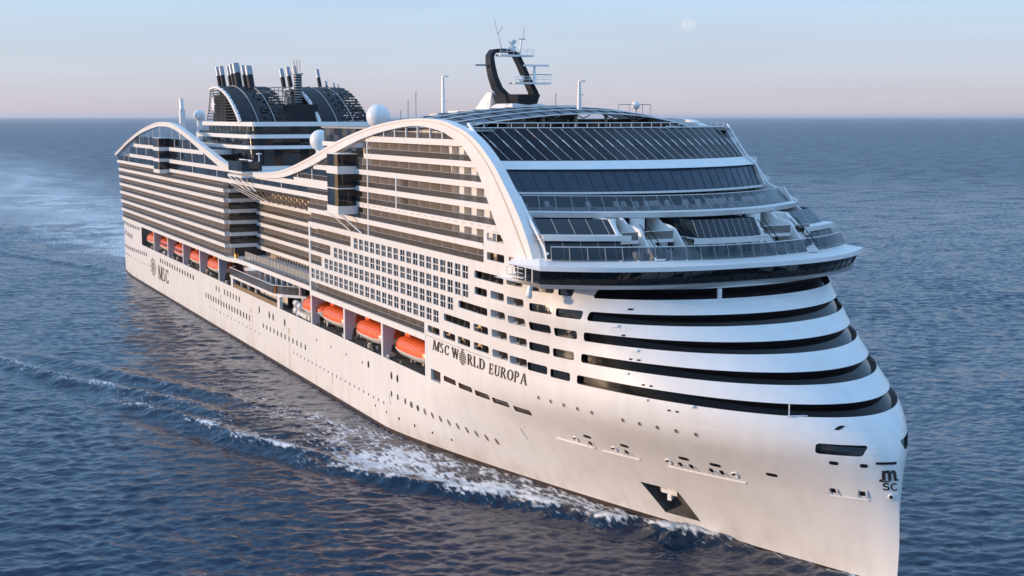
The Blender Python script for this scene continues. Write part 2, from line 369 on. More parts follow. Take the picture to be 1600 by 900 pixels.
fs = [f for f in bm.faces if f.calc_center_median().z > 28.8 and f.calc_center_median().x < 290 and f.calc_center_median().y < 0]
bmesh.ops.bisect_plane(bm, geom=list({v for f in fs for v in f.verts})+list({e for f in fs for e in f.edges})+fs, plane_co=(285.1, 0, 0), plane_no=(1, 0, 0), dist=1e-4)
bmesh.ops.delete(bm, geom=[f for f in bm.faces if f.calc_center_median().z > 28.8 and f.calc_center_median().x < 285.1 and f.calc_center_median().y < 0], context='FACES')
def opening(bm, region, planes, depth, glass=None, inset=None, mat=1):
    """cut the outline given by half-spaces (co, no; inside is behind no) into the faces of region, push its rim in by depth; return the pane"""
    for co, no in planes:
        fs = [f for f in bm.faces if region(f.calc_center_median())]
        ge = list({v for f in fs for v in f.verts})+list({e for f in fs for e in f.edges})+fs
        bmesh.ops.bisect_plane(bm, geom=ge, plane_co=co, plane_no=no, dist=1e-4)
    def inside(c): return region(c) and all((c-co).dot(no) < 1e-4 for co, no in planes)
    fs = [f for f in bm.faces if inside(f.calc_center_median())]
    if not fs: return None
    bm.normal_update()
    vset = {v for f in fs for v in f.verts}
    nrm = {v: sum((f.normal*f.calc_area() for f in fs if v in f.verts), Vector()).normalized() for v in vset}
    pane = ([], []); idx = {}
    d2 = inset if inset is not None else depth
    for v in vset: idx[v] = len(pane[0]); pane[0].append(v.co-nrm[v]*d2)
    for f in fs: pane[1].append([idx[v] for v in f.verts])
    be = [e for e in {e for f in fs for e in f.edges} if sum(1 for f in e.link_faces if f in fs) == 1]
    ends = [(e.verts[0], e.verts[1]) for e in be]
    low = {}
    for f in fs: bm.faces.remove(f)
    for a, b in ends:
        for v in (a, b):
            if v not in low: low[v] = bm.verts.new(v.co-nrm[v]*depth)
    for a, b in ends:
        try: q = bm.faces.new((a, b, low[b], low[a])); q.material_index = mat
        except ValueError: pass
    for v in vset:
        if v.is_valid and not v.link_faces: bm.verts.remove(v)
    for e in be:
        if e.is_valid and not e.link_faces: bm.edges.remove(e)
    return pane
X, Y, Z = Vector((1, 0, 0)), Vector((0, 1, 0)), Vector((0, 0, 1))
def rect_planes(x0, x1, z0, z1, c=0.3):
    P = [(Vector((x0, 0, 0)), -X), (Vector((x1, 0, 0)), X), (Vector((0, 0, z0)), -Z), (Vector((0, 0, z1)), Z)]
    if c:
        for sx, xx in ((-1, x0), (1, x1)):
            for sz, zz in ((-1, z0), (1, z1)):
                for a in (R(22), R(45), R(68)):
                    n = Vector((sx*math.cos(a), 0, sz*math.sin(a))); P.append((Vector((xx-sx*c, 0, zz-sz*c))+n*c, n))
    return P
panes = []   # (part name, parent key, pane, material, extra)
HULLB = []
ZB = [28.9, 26.25, 23.7, 21.0, 18.25]
WH = 1.06
COLS = [(258.9, 263.4), (264.7, 269.0), (269.9, 274.1), (275.2, 279.6), (280.6, 284.9)]
# the bow bands: open galleries round the nose; black sheet and rim paint their shade
for k, zb in enumerate(ZB):
    x0 = (299.4, 299.8, 299.5, 299.2, 298.6)[k]; h = 1.1
    reg = lambda c, zb=zb, x0=x0: zb-0.8 < c.z < zb+2.2 and c.x > x0-3.5
    pn = opening(bm, reg, rect_planes(x0, 400, zb, zb+h, 0.34), 0.62, inset=0.60, mat=2)
    panes.append(('gallery_shade_sheet', 'hull', pn, 'gallery'))
for k, zb in enumerate(ZB):
    for ci, (x0, x1) in enumerate(((285.5, 289.4), (290.7, 294.7), (295.4, 299.0), (280.7, 284.6))):
        if k == 0 and ci == 3: continue
        d = (0, 0, .6, 1.1, 1.7)[k]*(0.35 if ci == 0 else 0.1 if ci == 3 else 1.0); x0 -= d; x1 -= d-0.1
        if k == 0 and ci == 2: x1 = 297.2
        z0 = zb+(0.42, 0.2, 0.05, .6)[ci]
        reg = lambda c, zb=zb, x0=x0, x1=x1: zb-0.8 < c.z < zb+2.2 and x0-0.9 < c.x < x1+0.9 and c.y < -5
        pn = opening(bm, reg, rect_planes(x0, x1, z0, z0+WH, 0.3), 0.3 if ci in (1, 2) else 1.2, inset=0.28 if ci in (1, 2) else 1.15, mat=2 if ci in (1, 2) else 1)
        panes.append(('cabin_window' if ci in (1, 2) else 'balcony_back', 'hull', pn, 'glass' if ci in (1, 2) else 'backwall'))
        if ci in (0, 3): HULLB.append((x0, x1, z0))
# mooring window near the stem, both sides
for sy in (-1, 1):
    reg = lambda c, sy=sy: 13.4 < c.z < 17.2 and c.x > 324 and c.y*sy > 0.3
    pn = opening(bm, reg, rect_planes(327.3, 330.75, 14.62, 15.75, 0.3), 0.4, inset=0.38, mat=2)
    panes.append(('mooring_window', 'hull', pn, 'glass'))
# brown lounge windows under the ship's name
for x0, x1, z0, z1 in ((264.8, 269.0, 12.62, 13.42), (269.9, 274.0, 12.52, 13.32), (274.8, 278.6, 12.36, 13.16), (279.3, 283.2, 12.16, 12.96), (284.2, 287.9, 11.92, 12.7)):
    reg = lambda c, x0=x0, x1=x1: 11.2 < c.z < 14.2 and x0-0.6 < c.x < x1+0.6 and c.y < -5
    pn = opening(bm, reg, rect_planes(x0, x1, z0, z1, 0.22), 0.16, inset=0.14, mat=3)
    panes.append(('lounge_window', 'hull', pn, 'brown'))
pn = opening(bm, lambda c: 11.2 < c.z < 14.6 and 259 < c.x < 264.6 and c.y < -5, rect_planes(260.0, 263.6, 11.9, 13.6, 0.1), 0.5)
panes.append(('louvre_opening', 'hull', pn, 'brown'))
# anchor pocket: a leaning parallelogram cut into the flare
def quad_planes(pts, nrm):
    c = sum((Vector(p) for p in pts), Vector())/len(pts); P = []
    for i in range(len(pts)):
        a, b = Vector(pts[i]), Vector(pts[(i+1) % len(pts)]); n = (b-a).cross(nrm).normalized()
        if (c-a).dot(n) > 0: n = -n
        P.append((a, n))
    return P
AP = [(301.7, 5.6), (307.3, 5.7), (308.7, 1.8), (303.3, 1.7)]
ap3 = []
for x, z in AP: ap3.append(hullpt(x, z)[0])
apn = hullpt(305.2, 3.7)[1]; apc = hullpt(305.2, 3.7)[0]
pn = opening(bm, lambda c: (c-apc).length < 11 and c.y < -1, quad_planes(ap3, apn), 1.9, mat=4)
panes.append(('anchor_pocket_back', 'hull', pn, 'pocket'))
me = bpy.data.meshes.new('hull'); bm.to_mesh(me); bm.free()
for m in ('hull', 'white', 'black', 'brown', 'pocket'): me.materials.append(M[m])
me.polygons.foreach_set('use_smooth', [True]*len(me.polygons)); me.set_sharp_from_angle(angle=R(32))
hull = bpy.data.objects.new('hull', me); COL.objects.link(hull); hull.parent = ship; hull.matrix_parent_inverse = ship_inv
hull['label'] = 'white hull with rounded nose and recessed dark gallery bands'
PARENTS = {'hull': hull}

# ------------------------------------------------------------------ upper side wall with the window grid (x 201..283)
bm = bmesh.new(); zz = [ZT+0.05, 20.9, 23.5, 26.1, 28.8, 30.2, 31.4, 34.0, 35.86]; xx = [201.3]+[float(a) for a in np.arange(206, 270, 5.5)]+[270, 272, 274, 276, 278.6, 280.05, 281.5, 283.0, 285.1, 287, 288.5, 290, 292, 294.3]
xx = sorted(set(xx)); vv = {}
for i, x in enumerate(xx):
    for j, z in enumerate(zz): vv[i, j] = bm.verts.new((x, -half(x, z), z))
for i in range(len(xx)-1):
    for j in range(len(zz)-1):
        xc = (xx[i]+xx[i+1])/2; zc = (zz[j]+zz[j+1])/2
        if zc < 28.8 and xc > 280.05: continue
        if 28.8 < zc < 30.2 and xc > 285.1: continue
        if zc > 31.4 and xc < 278.6: continue
        if 30.2 < zc < 31.4 and xc < 278.6 and False: continue
        if zc > 34 and xc > 291: continue
        bm.faces.new((vv[i, j], vv[i+1, j], vv[i+1, j+1], vv[i, j+1]))
for v in [v for v in bm.verts if not v.link_faces]: bm.verts.remove(v)
bmesh.ops.remove_doubles(bm, verts=bm.verts, dist=0.001)
bmesh.ops.recalc_face_normals(bm, faces=bm.faces)
bm.normal_update()
if next(iter(bm.faces)).normal.y > 0: bmesh.ops.reverse_faces(bm, faces=bm.faces)
def wopen(x0, x1, z0, z1, c, depth, inset=None):
    reg = lambda q: z0-1.6 < q.z < z1+1.6 and x0-6 < q.x < x1+6
    return opening(bm, reg, rect_planes(x0, x1, z0, z1, c), depth, inset=inset)
WROWS = [(28.6, 30.4, 226.0, 274.7), (26.0, 27.8, 215.0, 274.7), (23.5, 25.3, 209.7, 269.3), (20.9, 22.7, 201.8, 264.0)]
wins = []
for (z0, z1, xs0, xe0) in WROWS:
    x = 247.1-1.78
    while x > xs0-0.3: wins.append((x, z0)); x -= 2.66
    x = 248.15
    while x+1.78 < xe0+0.4: wins.append((x, z0)); x += 2.62
gridwin = []
for x, z0 in wins:
    pn = wopen(x, x+1.78, z0, z0+1.8, 0, 0.16); gridwin.append((x, z0, pn))
for k, x1 in ((0, 225.0), (1, 214.0), (2, 208.8)):             # open balconies aft of the windows
    z0 = WROWS[k][0]+0.12; wopen(202.2, x1, z0, z0+1.75, 0, 0.3)
wopen(202.2, 257.6, ZT+0.1, ZT+1.85, 0, 0.3)
SIDE_OPEN = []
def balc(x0, x1, z0, c=0.3, step=None):
    pn = wopen(x0, x1, z0, z0+WH, c, 0.3, inset=1.7)
    SIDE_OPEN.append((x0, x1, z0)); panes.append(('balcony_back', 'side', pn, 'cabin'))
for ci in (0, 1, 2, 3): balc(*COLS[ci], 19.0)
balc(265.0, 274.1, 21.6); balc(*COLS[3], 21.6)
balc(270.2, 279.6, 24.2)
balc(275.6, 279.6, 26.8)
balc(275.6, 284.6, 29.05)
balc(279.6, 284.9, 31.95); balc(286.2, 290.6, 31.95); balc(279.6, 284.9, 34.55); balc(286.2, 289.8, 34.55)
me = bpy.data.meshes.new('upper_side_wall'); bm.to_mesh(me); bm.free()
for m in ('hull', 'white'): me.materials.append(M[m])
side = bpy.data.objects.new('upper_side_wall', me); COL.objects.link(side); side.parent = ship; side.matrix_parent_inverse = ship_inv
PARENTS['side'] = side
def pane_obj(name, parent, pn, mat):
    if not pn: return
    me = bpy.data.meshes.new(name); me.from_pydata([tuple(v) for v in pn[0]], [], pn[1]); me.materials.append(M[mat]); me.update()
    if 'gallery' in name: me.polygons.foreach_set('use_smooth', [True]*len(me.polygons))
    o = bpy.data.objects.new(name, me); COL.objects.link(o); o.parent = parent; o.matrix_parent_inverse = Matrix()
    return o
for name, key, pn, mat in panes: pane_obj(name, PARENTS[key], pn, mat)
for n, (x, z0, pn) in enumerate(gridwin):
    o = pane_obj('window', side, pn, 'winglass')
    mb = MB(); y = -BH+0.02
    mb.box(x, x+1.78, y, y+0.1, z0+0.84, z0+0.96, 'frame'); mb.box(x+0.83, x+0.95, y+0.01, y+0.09, z0, z0+1.8, 'frame')
    mb.box(x-0.1, x-0.02, y-0.07, y-0.02, z0-0.05, z0+1.85, 'frame'); mb.box(x+1.80, x+1.88, y-0.07, y-0.02, z0-0.05, z0+1.85, 'frame')
    # bars join the pane's mesh: one window, one surface pattern
    me = o.data; b2 = bmesh.new(); b2.from_mesh(me)
    vs2 = [b2.verts.new(p) for p in mb.v]
    for f in mb.f: q = b2.faces.new([vs2[i] for i in f]); q.material_index = 1
    b2.to_mesh(me); b2.free(); me.materials.append(M['frame'])
# dividers behind the rounded openings
for x0, x1, z0 in SIDE_OPEN+HULLB:
    n = max(1, round((x1-x0)/2.3)-1); hb = x0 > 280 and z0 < 30; dd = 1.1 if hb else 1.65
    for i in range(n):
        xm = lerp(x0, x1, (i+1)/(n+1)); y = -half(xm, z0+.5); mb = MB(); mb.box(xm-0.05, xm+0.05, y+0.22, y+dd, z0+.02, z0+WH-.02, 'backwall')
        mb.box(xm+.3, xm+.75, y+dd-.06, y+dd-.02, z0+.02, z0+WH-.02, 'black'); B(mb, 'balcony_partition', side)

# ------------------------------------------------------------------ wave beam outline (x, z)
WO = [(-6,38.9),(2,40.4),(16.7,43.3),(38.6,46.8),(58.2,48.9),(70.8,49.5),(84.1,49.1),(99.2,47.1),(119.8,43.6),(138.3,40.6),(150,39.5),(165.5,39.2),
      (184.5,40.3),(201.4,43.0),(216.4,46.1),(229.8,48.4),(241.8,49.9),(255.1,50.7),(264.7,50.5),(270,49.75),(274.5,48.75),(278.6,47.1),(282.5,44.8),(285.3,42.6),(288.1,40.2),(290.6,37.7),(293,34.6),(294.6,31.6)]
WI = [(-6,38.1),(2,39.5),(16.7,42.4),(38.6,45.8),(58.2,47.7),(70.8,48.3),(84.1,47.9),(99.2,45.9),(119.8,42.2),(138.3,39.0),(150,38.4),(165.5,38.2),
      (184.5,38.9),(201.4,41.3),(216.4,44.3),(229.8,46.9),(241.8,48.6),(255.1,49.6),(264.7,49.0),(268.5,48.2),(272,47.2),(275.2,45.4),(277.6,43.6),(279.4,41.8),(281.0,39.6),(283.2,37.0),(286.5,34.2),(291.5,31.6)]
def spline(P, n=6):
    P = [Vector((a, b, 0)) for a, b in P]; r = []
    for i in range(len(P)-1):
        p0, p1, p2, p3 = P[max(i-1, 0)], P[i], P[i+1], P[min(i+2, len(P)-1)]
        for k in range(n):
            t = k/n; r.append(0.5*((2*p1)+(p2-p0)*t+(2*p0-5*p1+4*p2-p3)*t*t+(3*p1-p0-3*p2+p3)*t**3))
    r.append(P[-1]); return [(v.x, v.y) for v in r]
so_, si_ = spline(WO), spline(WI)
for sy in (-1, 1):
    mb = MB(); yo, yi = sy*(BH+0.42), sy*(BH-0.95)
    sh = lambda x: x if sy < 0 or x < 248 else 248+(x-248)*0.64; a = [(sh(x), yo, z) for x, z in so_]; b = [(sh(x), yo, z) for x, z in si_]; c = [(sh(x), yi, z) for x, z in si_]; d = [(sh(x), yi, z) for x, z in so_]
    mb.strip(a, b, 'white'); mb.strip(b, c, 'white'); mb.strip(c, d, 'white'); mb.strip(d, a, 'white')
    mb.poly([a[0], b[0], c[0], d[0]], 'white'); mb.poly([a[-1], b[-1], c[-1], d[-1]], 'white')
    o = B(mb, 'wave_beam', smooth=40)
    mb = MB()                                              # raised rib along the beam's face
    mid = [(sh(lerp(p[0], q[0], 0.26)), yo+sy*0.05, lerp(p[1], q[1], 0.26)) for p, q in zip(so_, si_)]
    mid2 = [(sh(lerp(p[0], q[0], 0.31)), yo+sy*0.05, lerp(p[1], q[1], 0.31)) for p, q in zip(so_, si_)]
    in1 = [(p[0], yo+sy*0.001, p[2]) for p in mid]; in2 = [(p[0], yo+sy*0.001, p[2]) for p in mid2]
    mb.strip(in1, mid, 'tan'); mb.strip(mid, mid2, 'tan'); mb.strip(mid2, in2, 'tan')
    B(mb, 'beam_rib', o)
def wave_top(x): return interp(x, [p[0] for p in si_], [p[1] for p in si_])
def wave_range(z, arch):   # x range inside an arch at height z
    xs_ = [x for x, zz_ in si_ if zz_ > z and ((x < 152) if arch == 0 else (x > 165))]
    return (min(xs_), max(xs_)) if xs_ else None

# ------------------------------------------------------------------ core behind the balconies
mb = MB()
for x0, x1, yb, z0, z1 in ((0, 137, 21.3, ZT, 38.6), (137, 201.3, 13.9, ZT, 38.6), (201.3, 278.2, 21.3, ZT, 38.6), (204, 276.4, 21.3, 38.6, 44.0), (226, 266, 21.3, 44.0, 47.4)):
    mb.box(x0, x1, -yb, yb, z0, z1, 'cabin')
B(mb, 'cabin_block')
NDIV = [0]
def balcony_deck(x0, x1, y, zt, znext, th=0.8, sp=4.1, first=0.0, rail=True, divs=True, label=None, yin=2.1, railmat='rail', span=True):
    mb = MB(); mb.box(x0, x1, y, -y if span else y+6, zt-th, zt, 'white')
    mb.box(x0, x1, y-0.06, y+0.18, zt-0.26, zt+0.03, 'white2')
    d = B(mb, 'balcony_deck', label=label)
    if rail:
        r = MB(); x = x0
        while x < x1-0.05:
            r.box(x+0.02, min(x+1.95, x1), y+0.10, y+0.13, zt+0.05, zt+0.86, railmat); x += 2.0
        r.box(x0, x1, y+0.08, y+0.15, zt+0.87, zt+0.92, 'grey')
        B(r, 'glass_railing', d)
    if divs:
        x = x0+first; bulk = MB()
        while x < x1-0.3:
            if x > 225 and NDIV[0] < 100:
                q = MB(); q.box(x-0.04, x+0.04, y+0.2, y+yin, zt+0.002, znext-th-0.003, 'divider'); B(q, 'balcony_divider', d); NDIV[0] += 1
            else: bulk.box(x-0.04, x+0.04, y+0.2, y+yin, zt+0.002, znext-th-0.003, 'divider')
            x += sp
        if bulk.v: B(bulk, 'balcony_dividers', d, kind='stuff')
    return d
TA = [18.5, 21.4, 24.1, 26.9, 29.5, 32.0, 34.3, 36.8]
TF = [18.4, 20.9, 23.5, 26.1, 28.7, 31.4, 34.0, 36.7, 39.4, 42.2, 44.9, 47.6]
# aft block: seven balcony decks
for k in range(7):
    x0 = -3.0+0.5*(7-k) if k else 1.0
    balcony_deck(x0, 137.0, -BH, TA[k], TA[k+1], th=0.85 if k else 1.0, sp=3.9, first=2.0)
# recessed middle: five decks at y = -16
TMID = [20.9, 23.7, 26.4, 29.0, 31.7]
for k, z in enumerate(TMID):
    balcony_deck(137.0, 201.3, -16.0, z, TMID[k+1] if k < 4 else 36.0, th=0.8, sp=3.9, first=2.4, span=False, divs=k < 4)
# forward block: decks above the white window wall
for k in range(5, 11):
    z = TF[k]; zn = TF[k+1]
    x0 = 201.3; x1 = 278.55 if k < 7 else wave_range(z+0.2, 1)[1]+0.6
    if k >= 8: x0 = wave_range(z+0.2, 1)[0]-0.5
    if k == 10: x0 = 232.2
    balcony_deck(x0, x1, -BH+(0.09 if k == 5 else 0.0), z, zn, th=0.8, sp=4.1, first=(243.2-x0) % 4.1)
balcony_deck(202.0, 257.8, -BH+0.05, TF[0], TF[1], th=0.6, sp=4.1, first=3.0)
for k, x1 in ((1, 208.8), (2, 214.0), (3, 225.0)):
    pass
for k, x1 in ((4, 225.2), (3, 214.2), (2, 209.0)):
    balcony_deck(202.0, x1, -BH+0.32, TF[k]-0.12, TF[k+1]-0.3, th=0.3, sp=4.1, first=3.0, span=False)
x0, x1 = wave_range(47.8, 1)
mb = MB(); mb.box(x0-3, x1+1.5, -BH+0.1, BH-0.1, 46.9, 47.8, 'white'); top_deck = B(mb, 'balcony_deck')
mb = MB()
for x in np.arange(x0+1, x1, 2.0): mb.box(x, x+1.95, -BH+0.3, -BH+0.33, 47.8, 48.7, 'rail')
mb.box(x0+1, x1, -BH+0.26, -BH+0.36, 48.7, 48.76, 'white2'); B(mb, 'glass_railing', top_deck)
# posts standing between slabs of the forward block
for x, zs in ((233.8, (31.4, 46.9)), (246.6, (36.7, 42.2))):
    mb = MB(); mb.box(x-0.18, x+0.18, -BH-0.03, -BH+0.3, zs[0], zs[1], 'white2'); B(mb, 'post')
for x in (241.5, 246.2, 250.9, 255.5, 260.3, 264.8):
    mb = MB(); mb.box(x-0.14, x+0.14, -BH+0.0, -BH+0.3, 47.8, wave_top(x)+0.2, 'white2'); B(mb, 'post')
# tall dark glazed decks under the waves
def glazed(x0, x1, z0, z1, posts, y=-BH+0.12):
    mb = MB(); n = max(1, int((x1-x0)/3.2))
    for i in range(n):
        a, b = lerp(x0, x1, i/n), lerp(x0, x1, (i+1)/n)
        za, zb_ = min(z1, wave_top(a)), min(z1, wave_top(b))
        if max(za, zb_) < z0+0.3: continue
        mb.hexa([(a+0.03, y, z0), (b-0.03, y, z0), (b-0.03, y+0.06, z0), (a+0.03, y+0.06, z0), (a+0.03, y, za), (b-0.03, y, zb_), (b-0.03, y+0.06, zb_), (a+0.03, y+0.06, za)], 'glass')
    o = B(mb, 'glazed_screen')
    for x in posts:
        if wave_top(x) < z0+0.4: continue
        q = MB(); q.box(x-0.16, x+0.16, y-0.1, y+0.1, z0, min(z1, wave_top(x)+0.1), 'white2'); B(q, 'screen_post', o)
for x0, x1, z, th in ((-4.5, 213.2, 36.85, 0.9), (18.5, 152, 39.45, 1.0), (26.2, 118, 42.7, 1.0)):
    mb = MB(); mb.box(x0, x1, -BH-0.02, BH+0.02, z-th, z, 'white'); B(mb, 'deck_band')
mb = MB(); mb.box(152, 218, -BH-0.02, BH+0.02, 37.9, 38.85, 'white'); B(mb, 'deck_band')
glazed(-4, 213, 36.87, 38.43, (8, 16, 105.5, 131, 158, 184))
glazed(18.5, 144, 39.47, 41.68, (30, 45, 92, 105.5, 119))
glazed(27, 112, 42.72, 45.0, (36, 50, 85, 95, 104))
glazed(186, 213.3, 38.9, 41.35, (195, 204))
for x in (38, 48, 56, 66, 82, 92):
    q = MB(); q.box(x-0.1, x+0.1, -BH+0.05, -BH+0.25, 45.0, wave_top(x)+0.1, 'white2'); B(q, 'screen_post')
mb = MB(); mb.box(205, 218, -BH-0.01, BH+0.01, 41.4, 42.25, 'white'); B(mb, 'deck_band')
# glass lift towers standing proud of the side
def tower(x0, x1, y, z0, z1, bands):
    mb = MB(); mb.box(x0, x1, y, -BH+0.4, z0, z1, 'glass'); o = B(mb, 'glass_tower')
    for b0, b1 in bands:
        q = MB(); q.box(x0-0.15, x1+0.06, y-0.06, -BH+0.3, b0, b1, 'white'); B(q, 'tower_band', o)
    q = MB(); q.box(x1-1.6, x1+0.03, y-0.03, y-0.002, z0+0.1, z1, 'brass'); B(q, 'corner_glazing', o)  # brass strip paints in the gold glint on the glass corner
    q = MB(); q.box(x0-0.1, x1+0.05, y-0.05, -BH+0.3, z1, z1+0.12, 'white2'); B(q, 'tower_cap', o)
tower(69.0, 77.0, -26.0, 36.1, 45.1, ((35.6, 36.6), (38.7, 39.6), (41.7, 42.7)))
tower(222.6, 228.2, -26.7, 35.4, 44.7, ((34.6, 36.0), (38.85, 39.05), (41.4, 42.7)))
mb = MB()
for x in (219.2, 225.0): mb.tube([(x, -26.0, 34.7), (x+3, -25.2, 33.6), (x+6, -23.6, 31.5)], 0.13, 'white2', 6)
for x in (150, 154.5, 159): mb.tube([(x, -25.6, 38.0), (x+7, -23.7, 35.2)], 0.13, 'white2', 6)
for x in (129, 134.5, 140.5): mb.tube([(x+6, -23.3, 36.0), (x+14, -17.5, 31.9)], 0.13, 'white2', 6)
B(mb, 'support_strut')
# valley pod between the waves
mb = MB(); mb.box(151.5, 163.5, -26.0, -BH+1, 38.0, 38.5, 'white'); mb.box(151.5, 163.5, -26.0, -BH+1, 38.9, 39.3, 'white')
pod = B(mb, 'viewing_pod')
mb = MB(); mb.box(151.8, 163.2, -25.9, -25.8, 39.3, 41.4, 'glass'); mb.box(163.0, 163.2, -25.8, -BH+2, 39.3, 41.4, 'glass'); mb.box(151.8, 152.0, -25.8, -BH+2, 39.3, 41.4, 'glass')
B(mb, 'pod_glazing', pod)
mb = MB(); mb.tube([(161, -21.5, 39.2), (161, -21.5, 43.2)], 0.14, 'white2'); mb.box(160.2, 161.8, -21.9, -21.1, 42.9, 43.1, 'white2'); B(mb, 'lamp_post')
# the step face of the aft block (looks forward) and soffit struts in the recess
for k in range(1, 7):
    z = TA[k]; zn = TA[k+1]
    mb = MB(); mb.box(137.02, 137.9, -22.4, -15.5, z-0.85, z, 'white'); d = B(mb, 'balcony_deck')
    q = MB(); q.box(137.02, 137.06, -22.3, -15.6, z, zn-0.85, 'glass')
    q.box(137.78, 137.84, -22.3, -15.6, z+0.02, z+1.1, 'rail'); B(q, 'glass_railing', d)
mb = MB()
for x in np.arange(141, 201, 4.1):
    mb = MB(); mb.tube([(x, -22.6, 35.8), (x+0.3, -18.5, 34.4), (x+0.4, -16.4, 31.75)], 0.22, 'tan', 6); B(mb, 'canopy_strut')

# ------------------------------------------------------------------ promenade and boat deck (z 12..18)
mb = MB(); mb.box(34, 257.5, -17.0, 17.0, 11.8, 17.6, 'inner'); B(mb, 'promenade_wall')
mb = MB(); mb.box(33.5, 258, -BH+0.05, BH-0.05, 11.4, 11.78, 'darkdeck'); B(mb, 'boat_deck')
mb = MB()                                                  # white beam over the boats, bulging past the aft block
pl_ = [(20, -BH-0.05), (128, -BH-0.05), (134, -BH-0.3), (138.5, -BH+0.0), (143, -22.4), (150, -22.0), (199, -22.0), (201.5, -BH-0.05), (258, -BH-0.05), (258, 0), (20, 0)]
mb.prism(pl_, 'z', 17.5, 18.42, 'white'); B(mb, 'boat_deck_beam')
mb = MB(); mb.box(143, 201.0, -20.4, -20.3, 18.42, 20.1, 'screen')
for x in np.arange(145, 201, 2.6): mb.box(x-0.05, x+0.05, -20.48, -20.41, 18.42, 20.1, 'tan')
B(mb, 'wind_screen')
mb = MB(); mb.tube([(140, -21.6, 18.5), (140, -21.6, 19.3)], 0.5, 'brass', 8); B(mb, 'bronze_lantern')
mb = MB()
for x in np.arange(147, 200, 2.0): mb.box(x, x+1.95, -21.9, -21.87, 18.42, 19.0, 'rail')
B(mb, 'glass_railing')
AFTX = [33.8, 52.6, 71.9, 91.2, 110.5, 130.2]; FWX = [202.1, 220.9, 239.6]
for x in AFTX[1:]+FWX+[258.2]:
    mb = MB(); mb.hexa([(x-0.3, -BH, 11.8), (x+0.3, -BH, 11.8), (x+0.3, -22.3, 11.8), (x-0.3, -22.3, 11.8),
                        (x-0.3, -BH, 17.5), (x+0.3, -BH, 17.5), (x+0.3, -21.0, 17.5), (x-0.3, -21.0, 17.5)], 'post_shade')
    mb.box(x-0.34, x+0.34, -BH-0.03, -BH+0.12, 11.8, 17.5, 'white2'); B(mb, 'boat_deck_post')
def gear(x0, x1, n):
    mb = MB()
    for i in range(n):
        x = random.uniform(x0, x1); w = random.uniform(0.2, 0.9); h = random.uniform(0.2, 0.9); y = random.uniform(-23.2, -20)
        mb.box(x, x+w, y, y+random.uniform(0.2, 0.7), 11.79, 11.79+h, random.choice(['darkdeck', 'white2', 'grey', 'darkdeck', 'divider']))
    return mb
g = gear(35, 136, 70); B(g, 'mooring_gear', kind='stuff')
g = gear(186, 257, 60); B(g, 'mooring_gear', kind='stuff')
# terrace with dark glass rail
mb = MB()
tp = [(142.0, -22.4), (143.5, -24.2), (178.5, -24.2), (181, -23.0), (186, -19.5), (186, -17), (142, -17)]
mb.prism(tp, 'z', 14.4, 14.95, 'white'); ter = B(mb, 'terrace')
mb = MB(); edge = tp[1:5]
for (xa_, ya_), (xb_, yb_) in zip([tp[0]]+edge[:-1], edge):
    n = max(1, int(math.hypot(xb_-xa_, yb_-ya_)/1.6))
    for i in range(n):
        p0 = (lerp(xa_, xb_, i/n), lerp(ya_, yb_, i/n)); p1 = (lerp(xa_, xb_, (i+0.95)/n), lerp(ya_, yb_, (i+0.95)/n))
        mb.hexa([(p0[0], p0[1], 14.95), (p1[0], p1[1], 14.95), (p1[0], p1[1]+0.05, 14.95), (p0[0], p0[1]+0.05, 14.95),
                 (p0[0], p0[1], 16.6), (p1[0], p1[1], 16.6), (p1[0], p1[1]+0.05, 16.6), (p0[0], p0[1]+0.05, 16.6)], 'rail')
mb.tube([(*tp[0], 16.65)]+[(*p, 16.65) for p in edge], 0.07, 'white2')
B(mb, 'glass_railing', ter)
mb = MB(); mb.box(178.4, 179.4, -24.1, -23.4, 14.96, 16.5, 'brass'); B(mb, 'bronze_lantern', ter)
mb = MB(); mb.lathe([(0.3, 0), (2.2, 0.5), (3.6, 0.9), (3.6, 1.1), (0.2, 1.2)], (155, -20.2, 16.3), 'white2', 20); mb.tube([(155, -20.2, 14.9), (155, -20.2, 16.4)], 0.3, 'white2'); B(mb, 'parasol_canopy', ter)
mb = MB()
for x in np.arange(160, 186, 4.2): mb.box(x-0.2, x+0.2, -20.6, -20.2, 14.95, 17.5, 'white2')
for x in (144, 147.5, 151): mb.box(x-0.15, x+0.15, -21.0, -20.7, 14.95, 17.5, 'post_shade')
B(mb, 'terrace_column', ter)
mb = MB(); mb.box(157, 185.5, -19.6, -19.5, 14.95, 17.5, 'glass'); B(mb, 'terrace_glazing', ter)
mb = MB()
for x in (142.6, 180.2): mb.box(x-0.9, x+0.9, -BH-0.05, -BH+0.6, 11.9, 14.4, 'white')
for x in (149, 155, 161): mb.box(x-0.2, x+0.2, -BH+0.4, -BH+0.8, 11.9, 14.4, 'white2')
mb.box(158, 178, -21.2, -21.1, 12.1, 14.3, 'tan'); mb.box(145, 158, -20.0, -19.9, 12.1, 14.3, 'teak'); mb.box(144, 179, -BH+0.05, -BH+0.12, 12.0, 12.9, 'curtain')
for x in np.arange(159.5, 178, 3): mb.box(x, x+1.6, -21.25, -21.21, 12.3, 13.9, 'boatwhite')
B(mb, 'lounge_front', ter)
mb = MB(); mb.box(184.5, 186, -20.0, -17.2, 11.8, 14.4, 'grey')
for x in (187, 189, 191): mb.tube([(x, -20.5, 11.8), (x, -20.5, 14.2)], 0.12, 'tan')
mb.box(186, 194, -19.6, -19.2, 13.4, 14.3, 'yellow'); mb.box(191.5, 198, -22.6, -20.6, 11.8, 12.7, 'boatwhite'); B(mb, 'deck_machinery')
